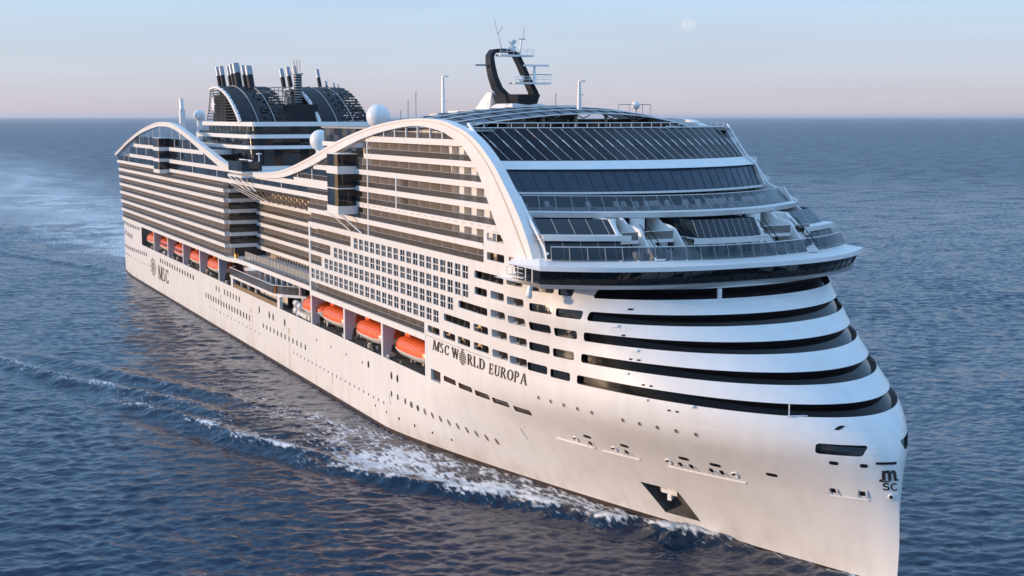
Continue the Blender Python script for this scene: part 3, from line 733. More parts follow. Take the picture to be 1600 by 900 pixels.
# davit arms
for x in AFTX[:-1]+FWX+[192.0]:
    L = 18.4
    for dx in (3.4, 15.0):
        if x == 192.0 and dx > 8: dx = 9
        mb = MB(); mb.hexa([(x+dx-0.3, -18.2, 11.8), (x+dx+0.3, -18.2, 11.8), (x+dx+0.3, -17.2, 11.8), (x+dx-0.3, -17.2, 11.8),
                            (x+dx-0.3, -20.6, 17.3), (x+dx+0.3, -20.6, 17.3), (x+dx+0.3, -19.6, 17.3), (x+dx-0.3, -19.6, 17.3)], 'tan')
        mb.box(x+dx-0.4, x+dx+0.4, -21.3, -18.5, 16.7, 17.3, 'tan'); mb.tube([(x+dx, -20.7, 16.8), (x+dx, -20.7, 15.9)], 0.15, 'grey'); B(mb, 'davit')

# ------------------------------------------------------------------ bow upperworks: curved tiers
def tier(xn, xe, yb, z, p=2.0, n=48, clip=1.0):
    return [(xn-(xn-xe)*abs(s)**p, yb*s, z) for s in np.linspace(-clip, clip, n+1)]
NT = 48
br = dict(p=2.6)
lip0, lip1 = tier(305.2, 297.2, 24.6, 30.2, **br), tier(305.7, 297.6, 24.9, 30.65, **br)
wb_, wt_ = tier(304.9, 296.9, 24.5, 30.66, **br), tier(306.2, 297.7, 24.9, 32.5, **br)
rf0, rf1, rf2 = tier(307.0, 298.3, 25.3, 32.5, **br), tier(306.9, 298.2, 25.3, 33.05, **br), tier(303.8, 294.5, 23.4, 33.5, **br)
def inward(c, x): return [(x, p[1], p[2]) for p in c]
mb = MB(); mb.poly(inward(lip0, 284)[::-1]+lip0, 'white'); mb.strip(lip0, lip1, 'white'); mb.strip(lip1, inward(lip1, 289), 'white')
B(mb, 'bridge_floor', smooth=30)
mb = MB(); mb.strip(wb_, wt_, 'glass')
for s in (0, -1):
    mb.poly([wb_[s], wt_[s], (290.5, wt_[s][1], 32.5), (290.5, wb_[s][1], 30.66)], 'glass')
bw = B(mb, 'bridge_windows', smooth=30)
mb = MB()
for i in range(0, NT+1, 1):
    if i % 2: continue
    a, b = Vector(wb_[i]), Vector(wt_[i]); n = Vector((1, 0.35*(i-24)/24, 0))
    t = Vector((0, 0.09, 0)); o = n*0.03
    mb.add([a-t+o, a+t+o, b+t+o, b-t+o, a-t-o, a+t-o, b+t-o, b-t-o], [(0, 1, 2, 3), (0, 4, 5, 1), (1, 5, 6, 2), (2, 6, 7, 3), (3, 7, 4, 0)], 'black')
for s in (0, -1):
    for x in (291.5, 293.6, 295.4):
        a, b = Vector((x-0.5, wb_[s][1]*1.002, 30.7)), Vector((x+0.3, wt_[s][1]*1.002, 32.5)); mb.tube([a, b], 0.12, 'frame', 4)
B(mb, 'window_mullion', bw)
mb = MB(); mb.strip(inward(rf0, 289), rf0, 'white'); mb.strip(rf0, rf1, 'white'); mb.strip(rf1, rf2, 'white'); mb.strip(rf2, inward(rf2, 280), 'white')
mb.poly([rf0[0], rf1[0], rf2[0], (289, rf2[0][1], 33.5), (289, rf0[0][1], 32.5)], 'white')
mb.poly([rf0[-1], rf1[-1], rf2[-1], (289, rf2[-1][1], 33.5), (289, rf0[-1][1], 32.5)], 'white')
B(mb, 'bridge_roof', smooth=30)
mb = MB()
for i in range(2, NT-1, 2): mb.lathe([(0.12, 0), (0.12, 0.1), (0.02, 0.16)], Vector(rf2[i])+Vector((0.5, 0, -0.05)), 'white2', 8)
B(mb, 'deck_lamps', kind='stuff')
mb = MB(); mb.tube([(302.6, 4.4, 33.4), (302.6, 4.4, 36.4)], [0.3, 0.12], 'white2', 8); mb.tube([(302.6, 3.4, 35.9), (302.6, 5.4, 35.9)], 0.09, 'white2'); mb.lathe([(0.2, 0), (0.26, 0.2), (0.1, 0.5)], (302.6, 4.4, 36.4), 'white2', 10); B(mb, 'jackstaff')
# wing end platform and search lamp
mb = MB(); mb.box(288.8, 293.5, -25.2, -BH-0.02, 31.0, 31.12, 'white')
for x in (288.9, 290.4, 291.9): mb.tube([(x, -25.1, 31.1), (x, -25.1, 32.2)], 0.05, 'white2', 5)
mb.tube([(288.9, -25.1, 32.2), (293.4, -25.1, 32.2)], 0.05, 'white2', 5); mb.tube([(288.9, -25.1, 31.65), (293.4, -25.1, 31.65)], 0.04, 'white2', 5)
B(mb, 'wing_platform')
mb = MB(); mb.tube([(294.5, -24.6, 30.2), (294.5, -24.8, 29.3)], 0.35, 'white2', 8); mb.lathe([(0.3, 0), (0.45, 0.3), (0.3, 0.7)], (294.7, -24.9, 28.7), 'white2', 10); B(mb, 'search_lamp')
mb = MB(); p, n = hullpt(288.2, 32.6); mb.tube([(288.3, -BH-0.02, 32.9), (288.3, -BH-0.06, 32.9)], 0.7, 'black', 14); B(mb, 'round_vent')
# front wall under tiers
def wall_tier(a, b, mat, name, parent=None, smooth=30, **k):
    mb = MB(); mb.strip(a, b, mat); return B(mb, name, parent, smooth=smooth, **k)
# windscreen A
gA0, gA1 = tier(304.6, 297.0, 23.0, 33.5), tier(304.0, 296.4, 22.8, 35.15)
def panelled(a, b, mat, name, step=1, mull='grey', r=0.035, rail=True, parent=None):
    mb = MB()
    for i in range(0, len(a)-1, step):
        q = [Vector(a[i]), Vector(a[min(i+step, len(a)-1)]), Vector(b[min(i+step, len(a)-1)]), Vector(b[i])]
        mb.poly(q, mat)
    o = B(mb, name, parent)
    mb = MB()
    for i in range(0, len(a), step): mb.tube([a[i], b[i]], r, mull, 4)
    if rail: mb.tube(b, 0.06, 'frame', 5)
    B(mb, name+'_frame', o)
    return o
panelled(gA0, gA1, 'clear', 'windscreen', step=2)
# level A back wall and level B slab ends
mb = MB(); bwA = tier(299.6, 291.5, 22.2, 33.5); bwA1 = tier(299.6, 291.5, 22.2, 35.7); mb.strip(bwA, bwA1, 'white')
mb.strip(bwA1, inward(bwA1, 285), 'white')
lvl = B(mb, 'suite_front', smooth=30)
mb = MB()
for i in range(4, NT-3):
    a, b = Vector(bwA[i]), Vector(bwA[i+1]); o = Vector((0.05, 0, 0))
    if i % 3 == 0: continue
    a2, b2 = lerp(a, b, 0.1), lerp(a, b, 0.9); mb.poly([a2+o+Z*0.1, b2+o+Z*0.1, b2+o+Z*1.75, a2+o+Z*1.75], 'glass')
B(mb, 'suite_door', lvl)
bB0, bB1 = tier(292.5, 285.5, 21.8, 35.7), tier(292.5, 285.5, 21.8, 38.15)
mb = MB(); mb.strip(bB0, bB1, 'glass'); B(mb, 'suite_glazing', lvl)
# level B: end houses with glazing, slab on top
for sy in (-1, 1):
    def bit(c, a, b): return [c[i] for i in range(len(c)) if a <= c[i][1]*sy <= b]
    t0, t1 = tier(303.0, 295.6, 22.9, 33.55), tier(302.2, 294.4, 22.7, 35.75)
    panelled(bit(t0, 14.0, 24), bit(t1, 14.0, 24), 'glassb', 'corner_glazing', step=2, rail=False)
    s0, s1 = bit(tier(302.6, 294.8, 23.0, 35.76), 13.0, 24), bit(tier(302.6, 294.8, 23.0, 36.4), 13.0, 24)
    mb = MB(); mb.strip(s0, s1, 'white'); mb.strip(s1, inward(s1, 287), 'white'); mb.strip(s0, inward(s0, 287), 'white'); B(mb, 'suite_slab')
    t0, t1 = tier(300.8, 293.0, 22.5, 36.42), tier(298.6, 290.4, 22.1, 38.15)
    panelled(bit(t0, 13.5, 24), bit(t1, 13.5, 24), 'glassb', 'corner_glazing', step=2, rail=False)
    e0, e1 = bit(t0, 13.5, 24), bit(t1, 13.5, 24); a, b = (e0[0], e1[0]) if abs(e0[0][1]) < abs(e0[-1][1]) else (e0[-1], e1[-1])
    mb = MB(); mb.hexa([(a[0]-4, a[1]-0.25, a[2]), (a[0]+0.2, a[1]-0.25, a[2]), (a[0]+0.2, a[1]+0.25, a[2]), (a[0]-4, a[1]+0.25, a[2]),
                        (b[0]-4, b[1]-0.25, b[2]), (b[0]+0.2, b[1]-0.25, b[2]), (b[0]+0.2, b[1]+0.25, b[2]), (b[0]-4, b[1]+0.25, b[2])], 'white'); B(mb, 'suite_fin')
    e0, e1 = (bit(t0, 13.5, 24), bit(t1, 13.5, 24)); a, b = (e0[0], e1[0]) if abs(e0[0][1]) > abs(e0[-1][1]) else (e0[-1], e1[-1])
    mb = MB(); mb.poly([a, b, (286, b[1], b[2]), (286, a[1], a[2])], 'glassb'); B(mb, 'corner_glazing')
# central glazed pod
p0, p1 = tier(302.2, 295.0, 23, 35.9), tier(300.8, 293.8, 23, 38.1)
def bit2(c, a, b): return [q for q in c if a <= q[1] <= b]
c0, c1 = bit2(p0, -5.2, 5.2), bit2(p1, -5.2, 5.2)
panelled(c0, c1, 'glassb', 'lounge_glazing', step=1, rail=False, mull='grey')
s0, s1 = bit2(tier(302.8, 295.4, 23, 35.2), -5.8, 5.8), bit2(tier(302.8, 295.4, 23, 35.88), -5.8, 5.8)
mb = MB(); mb.strip(s0, s1, 'white'); mb.strip(s1, inward(s1, 292), 'white'); mb.strip(s0, inward(s0, 292), 'white'); B(mb, 'lounge_slab')
for sy in (-1, 1):
    a, b = (c0[0], c1[0]) if sy < 0 else (c0[-1], c1[-1])
    mb = MB(); mb.poly([a, b, (293, b[1], b[2]), (293, a[1], a[2])], 'glassb'); B(mb, 'lounge_glazing')
# terrace stair walls: white fins leaning forward, rounded cabins between them
for y, h in ((-11.6, 0), (-6.4, 0), (6.6, 0), (12.0, 0)):
    mb = MB(); fin = [(292.5, 33.5), (303.0, 33.5), (301.0, 35.1), (299.0, 37.0), (297.6, 37.35), (296.0, 37.45), (294.8, 38.15), (292.5, 38.15)]
    mb.prism(fin, 'y', y-0.14, y+0.14, 'white'); B(mb, 'terrace_fin')
    mb = MB()
    for d in (0.45, 1.35): mb.tube([(302.6, y+d, 34.6), (298.2, y+d, 37.6)], 0.06, 'black', 5)
    for i in range(9): mb.box(302.6-i*0.42, 303.0-i*0.42, y+0.2, y+1.6, 33.5+i*0.24, 33.72+i*0.24, 'white')
    B(mb, 'stair')
for y0, y1 in ((-14.6, -11.9), (-11.3, -6.7), (6.9, 11.8), (12.3, 15.0)):
    mb = MB(); mb.box(293, 299.4, y0+0.1, y1-0.1, 35.35, 35.75, 'white'); mb.box(299.3, 299.36, y0+0.2, y1-0.2, 35.76, 36.75, 'rail'); mb.box(299.25, 299.4, y0+0.1, y1-0.1, 36.76, 36.82, 'white2')
    mb.tube([(294.6, (y0+y1)/2-0.3, 35.7), (294.6, (y0+y1)/2-0.3, 38.1)], 1.0, 'white', 14)
    B(mb, 'suite_terrace')
    mb = MB(); mb.tube([(300.3, (y0+y1)/2+0.6, 33.5), (300.3, (y0+y1)/2+0.6, 34.4)], 0.75, 'white2', 16); B(mb, 'hot_tub')
# level C roof and windscreen
c0, c1, c2 = tier(296.6, 287.6, 22.0, 38.16), tier(296.9, 287.9, 22.2, 38.85), tier(295.0, 286.0, 21.6, 38.95)
mb = MB(); mb.strip(inward(c0, 284), c0, 'white'); mb.strip(c0, c1, 'white'); mb.strip(c1, c2, 'white'); mb.strip(c2, inward(c2, 276), 'white'); B(mb, 'solarium_deck', smooth=30)
panelled(tier(295.4, 286.6, 21.7, 38.95), tier(293.2, 284.6, 20.8, 40.75), 'clear', 'windscreen', step=2)
mb = MB(); rr = random.Random(3)
for i in range(26):
    s = rr.uniform(-0.85, 0.85); x = 293-8*s*s-rr.uniform(0.6, 2.0); y = 21*s
    mb.box(x, x+0.7, y-0.3, y+0.3, 38.96, 39.35, 'white2'); mb.hexa([(x-0.7, y-0.3, 39.2), (x, y-0.3, 39.2), (x, y+0.3, 39.2), (x-0.7, y+0.3, 39.2), (x-0.9, y-0.3, 39.9), (x-0.7, y-0.3, 39.95), (x-0.7, y+0.3, 39.95), (x-0.9, y+0.3, 39.9)], 'white2')
B(mb, 'deck_loungers', kind='stuff')
d0, d1 = tier(286.6, 279.9, 20.4, 38.95), tier(286.6, 279.9, 20.4, 40.95)
wall_tier(d0, d1, 'glass', 'solarium_lower_glazing')
e0, e1 = tier(288.2, 281.4, 20.9, 40.75), tier(288.2, 281.4, 20.9, 41.0)
mb = MB(); mb.strip(inward(e0, 280), e0, 'white'); mb.strip(e0, e1, 'white'); mb.strip(e1, inward(e1, 280), 'white'); B(mb, 'solarium_ledge')
f0, f1 = tier(287.6, 280.8, 20.6, 41.0), tier(285.2, 278.3, 21.0, 43.95)
sg = wall_tier(f0, f1, 'solar', 'sloped_glass_front')
mb = MB()
for i in range(0, NT+1, 2): mb = MB(); mb.tube([Vector(f0[i])+X*0.03, Vector(f1[i])+X*0.03], 0.035, 'navy', 4); B(mb, 'glass_joint', sg)
g0, g1 = tier(285.6, 278.6, 21.2, 43.95), tier(282.6, 275.8, 21.3, 45.0)
mb = MB(); mb.strip(f1, g0, 'white'); mb.strip(g0, g1, 'white'); B(mb, 'white_front_band', smooth=25)
h0, h1 = tier(282.4, 275.6, 21.2, 45.0), tier(275.4, 270.4, 21.6, 49.35)
rg = wall_tier(h0, h1, 'ribglass', 'ribbed_glass_front')
mb = MB(); nr = 27
for i in range(nr):
    s = lerp(-0.96, 0.97, i/(nr-1)); s2 = s-0.075
    def on(s, t):
        a = Vector((282.4-6.8*s*s, 21.2*s, 45.0)); b = Vector((275.4-5.0*s*s, 21.6*s, 49.35)); return lerp(a, b, t)
    a, m1, m2, b = on(s, 0.02)+X*0.1, on(lerp(s, s2, 0.42), 0.42)+X*0.14, on(lerp(s, s2, 0.62), 0.62)+X*0.14, on(s2, 0.98)+X*0.1
    mb = MB(); mb.tube([a, m1], 0.035, 'frame', 4); mb.tube([m1, m2], 0.08, 'frame', 5); mb.tube([m2, b], 0.035, 'frame', 4); B(mb, 'glass_rib', rg)
mb = MB(); tr = tier(275.2, 270.2, 21.6, 50.1); mb.tube(tr, 0.07, 'frame', 5); mb.tube([(x, y, 49.4) for x, y, z in tr], 0.1, 'frame', 5)
for i in range(0, NT+1, 2): mb.tube([tr[i], (tr[i][0], tr[i][1], 49.35)], 0.06, 'frame', 4)
B(mb, 'top_railing')
# side cheeks between the beam and the curved front
for sy in (-1, 1):
    mb = MB(); y0 = sy*21.4
    prof = [(268, 33.5), (296.0, 33.5), (294.0, 36), (288.0, 38.5), (285.5, 40.8), (281.0, 41), (278.6, 43.9), (275.8, 45), (270.2, 49.4), (264, 49.6)]
    mb.prism(prof, 'y', y0, sy*(22.4 if sy < 0 else 21.6), 'white2'); B(mb, 'side_cheek')
    tb = [(295.4, -22.6, 34), (286.5, -22.6, 41.3), (279.5, -22.6, 45.4), (271.5, -22.4, 50)] if sy < 0 else [(288.0, 21.9, 39.0), (282.0, 21.2, 41.3), (278.8, 21.4, 44.0), (276.2, 21.5, 45.3), (270.8, 21.8, 49.9)]
    mb = MB(); mb.tube(tb, 0.25 if sy < 0 else 0.13, 'white2', 6); B(mb, 'edge_tube')
# top decks
mb = MB(); mb.box(204, 272, -21.5, 21.5, 48.9, 49.2, 'deck'); mb.box(-3, 204, -22.2, 22.2, 38.65, 38.8, 'deck'); mb.box(6, 86, -21.8, 21.8, 42.75, 42.9, 'deck'); B(mb, 'top_deck')
mb = MB(); mb.box(232, 268, -21.3, 21.3, 47.4, 48.89, 'white'); mb.box(201, 232, -20.0, 21.3, 43.0, 48.89, 'glass'); mb.box(200.5, 226, -20.2, 21.4, 45.6, 46.4, 'white'); B(mb, 'top_house')
# glass canopy in bow arcs
def arc(x, top, n=36, yb=22.5, drop=2.6): return [(x-7.0*s*s, yb*s, top-drop*s*s) for s in np.linspace(-1, 1, n+1)]
mb = MB(); A = [arc(268.5, 51.35), arc(264.5, 51.9), arc(260, 52.3), arc(254.5, 52.5), arc(248, 52.5)]
for a, b in zip(A, A[1:]): mb.strip(a, b, 'solar')
can = B(mb, 'arched_canopy', smooth=30)
mb = MB()
for a in A[:4]: mb.tube([(x, y, z+0.1) for x, y, z in a], 0.1, 'frame', 5)
for i in range(0, 37, 2): mb.tube([Vector(a[i])+Z*0.05 for a in A], 0.07, 'navy', 4)
for i in range(1, 36, 4): mb.tube([Vector(A[0][i])-Z*0.1, Vector(A[0][i])-X*2-Z*0.6, Vector(A[1][i])-X*2-Z*0.2], 0.09, 'grey', 4)
B(mb, 'canopy_rib', can)
mb = MB()
for y in (-16, -11, -5.5, 0, 5.5, 11, 16): mb = MB(); mb.tube([(262-5*(y/22)**2, y, 49.2), (262-5*(y/22)**2, y, 51.6-2.0*(y/22)**2)], 0.28, 'white2', 8); B(mb, 'canopy_post', can)
mb = MB(); mb.box(250, 256, -17, 17, 49.2, 50.6, 'glass'); mb.box(256, 258, 9, 19, 49.2, 50.1, 'white'); mb.box(255.5, 258, -21, -14.5, 49.2, 50.3, 'white'); B(mb, 'bar_front', can)

# ------------------------------------------------------------------ funnel house and funnels
def house(x0, x1, y, z0, z1, mat, name, r=4.0, parent=None, grow=0.0):
    pts = []
    for cx, cy, a0 in ((x1-r, -y+r, -90), (x1-r, y-r, 0), (x0+r, y-r, 90), (x0+r, -y+r, 180)):
        for k in range(7): a = R(a0+15*k); pts.append((cx+(r+grow)*math.cos(a), cy+(r+grow)*math.sin(a)))
    mb = MB(); mb.prism(pts, 'z', z0, z1, mat); return B(mb, name, parent, smooth=30)
house(84, 137, 16.5, 38.8, 43.4, 'glass', 'house_glazing')
house(83, 138.6, 18.0, 43.4, 44.2, 'white', 'house_band', r=5)
house(84, 137, 16.5, 44.2, 45.9, 'glass', 'house_glazing')
house(82.5, 138.6, 18.0, 45.9, 46.8, 'white', 'house_band', r=5)
house(84.5, 138.3, 17.6, 46.8, 47.5, 'clear', 'house_railing', r=5)
house(88, 136, 15.5, 46.8, 48.7, 'glassb', 'house_glazing')
house(86.5, 137.4, 16.6, 48.7, 49.7, 'white', 'funnel_deck', r=2)
mb = MB()
for x in np.arange(92, 136, 4): mb = MB(); mb.box(x-0.12, x+0.12, -15.66, -15.54, 46.8, 48.7, 'brass'); B(mb, 'house_mullion')
mb = MB()
for x in np.arange(139, 150, 1.0): mb.box(x-0.1, x+0.1, -20.1, -19.9, 38.8, 41.2, 'white2')
mb.tube([(139, -20, 41.2), (150, -20, 41.2)], 0.1, 'white2'); B(mb, 'deck_fence')
def funnel(yc):
    e = empty('funnel', (105, yc, 49.7), '', 'x'); 
    del e['label']; del e['category']
    e.parent = ship; e.matrix_parent_inverse = ship_inv
    inv = Matrix.Translation((-105, -yc, -49.7))
    def FB(mb, name, **k):
        o = mb.build(name, e, **k); o.matrix_parent_inverse = inv; return o
    w = 6.4
    prof = [(92.5, 49.7), (94.6, 52.2), (96.4, 55.0), (97.4, 58.3), (104, 58.7), (110, 57.9), (116, 56.2), (121.5, 53.6), (125.4, 51.2), (127.2, 49.7)]
    arcp = spline(prof[3:], 6)
    # side lattices: horizontal louvres between the aft edge and the arch
    def xa_(z): return interp(z, [p[1] for p in prof[:4]], [p[0] for p in prof[:4]])
    fr = [p for p in arcp if p[0] >= 104]
    def xf_(z): return interp(z, [p[1] for p in fr][::-1], [p[0] for p in fr][::-1])
    mb = MB()
    for sy in (-1, 1):
        z = 50.2
        while z < 58.3: mb.box(xa_(z)+0.1, xf_(z)-0.2, yc+sy*w-0.08, yc+sy*w+0.08, z, z+0.26, 'navy'); z += 0.72
        for x in (100, 105, 110, 115, 120):
            zt = interp(x, [p[0] for p in arcp], [p[1] for p in arcp]); mb.box(x-0.1, x+0.1, yc+sy*(w-0.15)-0.06, yc+sy*(w-0.15)+0.06, 49.7, zt, 'navy')
    FB(mb, 'louvre_side')
    for sy in (-1, 1):
        mb = MB(); a = [(x, yc+sy*w, z) for x, z in arcp]; inn = [(x-0.75*(0.35+abs(x-104)/24), yc+sy*w, z-0.55) for x, z in arcp]
        for off in (-0.28, 0.28):
            mb.strip([(x, y+off, z) for x, y, z in a], [(x, y+off, z) for x, y, z in inn], 'white')
        mb.strip([(x, y-0.28, z) for x, y, z in a], [(x, y+0.28, z) for x, y, z in a], 'white'); mb.strip([(x, y-0.28, z) for x, y, z in inn], [(x, y+0.28, z) for x, y, z in inn], 'white')
        mb.tube([(x, yc+sy*w, z) for x, z in prof[:4]], 0.22, 'white', 6)
        if sy < 0: FB(mb, 'arch_rim')
    # perforated front shell: slats with random gaps near the inboard top
    mb = MB(); ny = 22; rr = random.Random(int(yc)+50)
    fr2 = spline(prof[3:], 4); 
    for i in range(len(fr2)-1):
        for k in range(ny):
            y0, y1 = lerp(-w, w, k/ny)+yc, lerp(-w, w, (k+1)/ny)+yc; t = (i+0.5)/(len(fr2)-1); s = (k+0.5)/ny
            hole = s > 0.45 and 0.3 < t < 0.97 and rr.random() < (0.55 if s > 0.6 else 0.3)
            (xa0, za0), (xa1, za1) = fr2[i], fr2[i+1]
            if hole:
                xa1, za1 = lerp(xa0, xa1, 0.35), lerp(za0, za1, 0.35)
            mb.add([(xa0, y0, za0), (xa0, y1, za0), (xa1, y1, za1), (xa1, y0, za1), (xa0-0.2, y0, za0-0.15), (xa0-0.2, y1, za0-0.15), (xa1-0.2, y1, za1-0.15), (xa1-0.2, y0, za1-0.15)],
                   [(0, 1, 2, 3), (7, 6, 5, 4), (0, 4, 5, 1), (2, 6, 7, 3)], 'navy')
    FB(mb, 'front_shell')
    mb = MB()
    for y in (-w/3, w/3): mb.tube([(x+0.1, yc+y, z+0.1) for x, z in arcp], 0.1, 'grey', 5)
    FB(mb, 'shell_rib')
    mb = MB(); mb.box(96.5, 110, yc-w+0.8, yc+w-0.8, 49.7, 56.5, 'black'); FB(mb, 'funnel_core')
    return e, FB
f1, FB1 = funnel(-10); f2, FB2 = funnel(10)
def pipe(FB, x, y, r, zt, lean=3.2):
    b = Vector((x, y, 56.5)); t = Vector((x-lean*(zt-56.5)/6.0, y, zt)); m = lerp(b, t, 0.68)
    mb = MB(); mb.tube([b, m], r, 'navy', 14); mb.tube([m, t], r*1.03, 'steel', 14); mb.tube([t, t+(t-b).normalized()*0.05], r*0.8, 'black', 12); FB(mb, 'exhaust_pipe', smooth=40)
for x, y, r, zt in ((96.5, -13.2, .55, 63.8), (98.2, -12.6, .62, 63.9), (101.5, -11.6, .5, 63.7), (103, -11, .7, 64.2), (104.5, -10.3, .95, 64.4), (107, -9.2, .5, 63.9), (108.6, -8.2, .9, 63.6)): pipe(FB1, x, y, r, zt)
for x, y, r, zt in ((96, 4.2, .6, 63.6), (98.2, 5.4, .6, 64.0), (100.4, 6.6, .6, 64.2), (97, 14.0, .5, 63.6), (99.5, 15, .35, 60.4), (103, 16.0, .2, 59.9), (106, 16, .25, 59.4)): pipe(FB2, x, y, r, zt)
mb = MB()                                                  # lattice tower between the funnels
for k in range(14): mb.box(112, 113.8, 1.6, 3.3, 52.5+k*0.66, 52.75+k*0.66, 'grey')
mb.box(112.1, 113.7, 1.7, 3.2, 49.7, 61.6, 'black'); mb.box(110.5, 114.2, 1.4, 3.5, 61.6, 61.95, 'grey')
for d in (0, .7, 1.4): mb.tube([(113, 1.6+d, 62.3), (112.6, 1.6+d, 65.2)], 0.14, 'tan')
for k in range(5): mb.box(106, 111.6, -4.5+k*0.05, -4.3+k*0.05, 53.2+k*1.05, 53.5+k*1.05, 'tan')
for y in np.arange(-4.5, 1.2, 1.0): mb.box(111.6, 111.8, y, y+0.2, 53, 58.3, 'tan')
for z in (53.2, 54.6, 56, 57.4, 58.2): mb.box(111.62, 111.78, -4.5, 1.2, z, z+0.25, 'tan')
mb.box(108, 124, -4.0, 4.0, 49.7, 54.0, 'navy')
B(mb, 'lattice_tower')
# star emblem on the outboard louvres
mb = MB(); pts = []
for k in range(32):
    a = 2*math.pi*k/32+math.pi/2; r = 2.9 if k % 4 == 0 else 1.9 if k % 4 == 2 else 1.15
    pts.append((101.2+r*math.cos(a)*0.95, 54.1+r*math.sin(a)*1.15))
mb.prism(pts, 'y', -16.75, -16.6, 'white2'); q = mb.build('star_emblem', f1); q.matrix_parent_inverse = Matrix.Translation((-105, 10, -49.7))

# ------------------------------------------------------------------ radomes, masts
def radome(x, y, z, r, z0):
    mb = MB(); prof = [(r*math.sin(R(a)), -r*math.cos(R(a))) for a in range(20, 181, 8)]
    mb.lathe([(max(p[0], 0.01), p[1]) for p in prof], (x, y, z), 'white2', 32); o = B(mb, 'radome', smooth=50)
    q = MB(); q.lathe([(r*0.55, z0-z), (r*0.42, -r*0.9)], (x, y, z), 'white2', 16); B(q, 'pedestal', o)
radome(183.5, -15, 46.2, 2.15, 40.5); radome(216.7, -15, 51.0, 2.15, 46.5); radome(78, -15, 51.3, 1.55, 45)
mb = MB(); mb.box(77.5, 79.5, -20.5, -18.8, 43, 48, 'white2'); mb.box(77.2, 79.0, -20.3, -19.0, 48, 53.0, 'white2'); mb.tube([(78.3, -19.7, 53), (77.8, -19.7, 55.8)], [0.55, 0.6], 'white2', 8); B(mb, 'crane_post')
mb = MB(); mb.box(176, 186, -16.8, -13.4, 40.0, 41.2, 'white'); mb.box(222, 232, -19, -8, 44.6, 46.9, 'white'); B(mb, 'machinery_house')
# mast: a leaning loop on a boat-shaped foot
mb = MB(); sec = []
path = [(2.6, 53.9, 0.4, 1.5), (-2.1, 54.3, 0.5, 1.6), (-3.3, 55.6, 0.55, 1.5), (-3.7, 57.5, 0.55, 1.3), (-3.75, 59.5, 0.55, 1.15), (-3.55, 61.0, 0.5, 1.1), (-2.9, 61.75, 0.45, 1.1), (-1.5, 61.95, 0.4, 1.1), (0.4, 61.9, 0.4, 1.1), (1.3, 61.2, 0.45, 1.1), (1.9, 59.5, 0.45, 1.1), (2.5, 57.2, 0.45, 1.2), (3.2, 55.2, 0.5, 1.3), (3.4, 54.2, 0.5, 1.4)]
path = [(y, z, t*.8, w*.85) for y, z, t, w in path]
for i, (y, z, t, w) in enumerate(path):
    p0, p1 = path[max(i-1, 0)], path[min(i+1, len(path)-1)]; d = Vector((0, p1[0]-p0[0], p1[1]-p0[1])).normalized(); n = Vector((0, -d.z, d.y))
    x = 242-(z-54)*0.42; c = Vector((x, y, z)); sec.append([c+n*t+X*w, c+n*t-X*w, c-n*t-X*w, c-n*t+X*w])
vs = [v for s in sec for v in s]; fs = []
for i in range(len(sec)-1):
    for k in range(4): fs.append((i*4+k, i*4+(k+1) % 4, (i+1)*4+(k+1) % 4, (i+1)*4+k))
mb.add(vs, fs, 'navy'); mast = B(mb, 'radar_mast', smooth=35)
mb = MB(); foot0 = [(246.5, 0.2), (246, 2.2), (243.5, 3.6), (239, 3.7), (238, 0), (239, -3.0), (243.5, -2.9), (246, -1.8)]
n = len(foot0); lo = [(lerp(242, x, .86), y*.86, 52.9) for x, y in foot0]; hi = [(x, y, 54.6) for x, y in foot0]
mb.strip(lo, hi, 'navy', closed=True); mb.poly(hi, 'navy'); B(mb, 'mast_foot', mast)
def platform(x, y0, y1, z, w):
    mb = MB(); mb.box(x-w, x+w, y0, y1, z, z+0.3, 'white2'); o = B(mb, 'mast_platform', mast)
    q = MB()
    for yy in np.arange(y0, y1+0.1, (y1-y0)/5): q.tube([(x+w, yy, z+.3), (x+w, yy, z+1.2)], 0.04, 'white2', 4)
    q.tube([(x+w, y0, z+1.2), (x+w, y1, z+1.2)], 0.04, 'white2', 4); q.tube([(x+w, y0, z+.8), (x+w, y1, z+.8)], 0.04, 'white2', 4)
    B(q, 'platform_rail', o)
platform(240.2, -2.6, 3.6, 60.9, 0.9); platform(243.0, -1.4, 5.4, 56.3, 1.0)
mb = MB(); mb.box(241.2, 241.7, 1.6, 6.2, 59.3, 59.6, 'white2'); mb.tube([(241.4, 3.6, 59.35), (241.4, 3.6, 58.4), (242, 3.2, 56.5)], 0.25, 'white2'); B(mb, 'radar_bar', mast)
mb = MB(); mb.box(240.9, 241.2, 3.0, 7.0, 57.9, 58.05, 'grey'); B(mb, 'radar_bar', mast)
mb = MB(); mb.box(239, 239.4, -6.3, -3.6, 59.3, 59.6, 'grey'); B(mb, 'radar_bar', mast)
mb = MB(); mb.tube([(239, -1.4, 61.9), (238.7, -1.9, 64.6)], [.25, .12], 'white2'); mb.tube([(238.7, -1.9, 64.5), (238.5, -2.4, 67)], .05, 'grey'); mb.tube([(238.7, -1.9, 64.5), (238.7, -1.0, 66)], .05, 'grey'); B(mb, 'antenna', mast)
mb = MB(); mb.tube([(239.5, 1.8, 61.2), (239.4, 2.2, 64)], .15, 'white2'); mb.box(239.3, 239.5, 1.6, 2.9, 63.8, 63.95, 'grey'); mb.tube([(239.4, 2.6, 63.9), (239.4, 2.6, 65.8)], .05, 'grey'); B(mb, 'antenna', mast)
mb = MB(); mb.lathe([(.4, 0), (.6, .6), (.25, 1.0), (.7, 1.5), (.6, 1.8)], (239.6, 0.4, 61.9), 'white2', 10); B(mb, 'radar_scanner', mast)
mb = MB(); mb.lathe([(.1, 0), (.5, .4), (.45, .9), (.1, 1.1)], (243.3, 0.2, 56.6), 'white2', 10); B(mb, 'radar_scanner', mast)
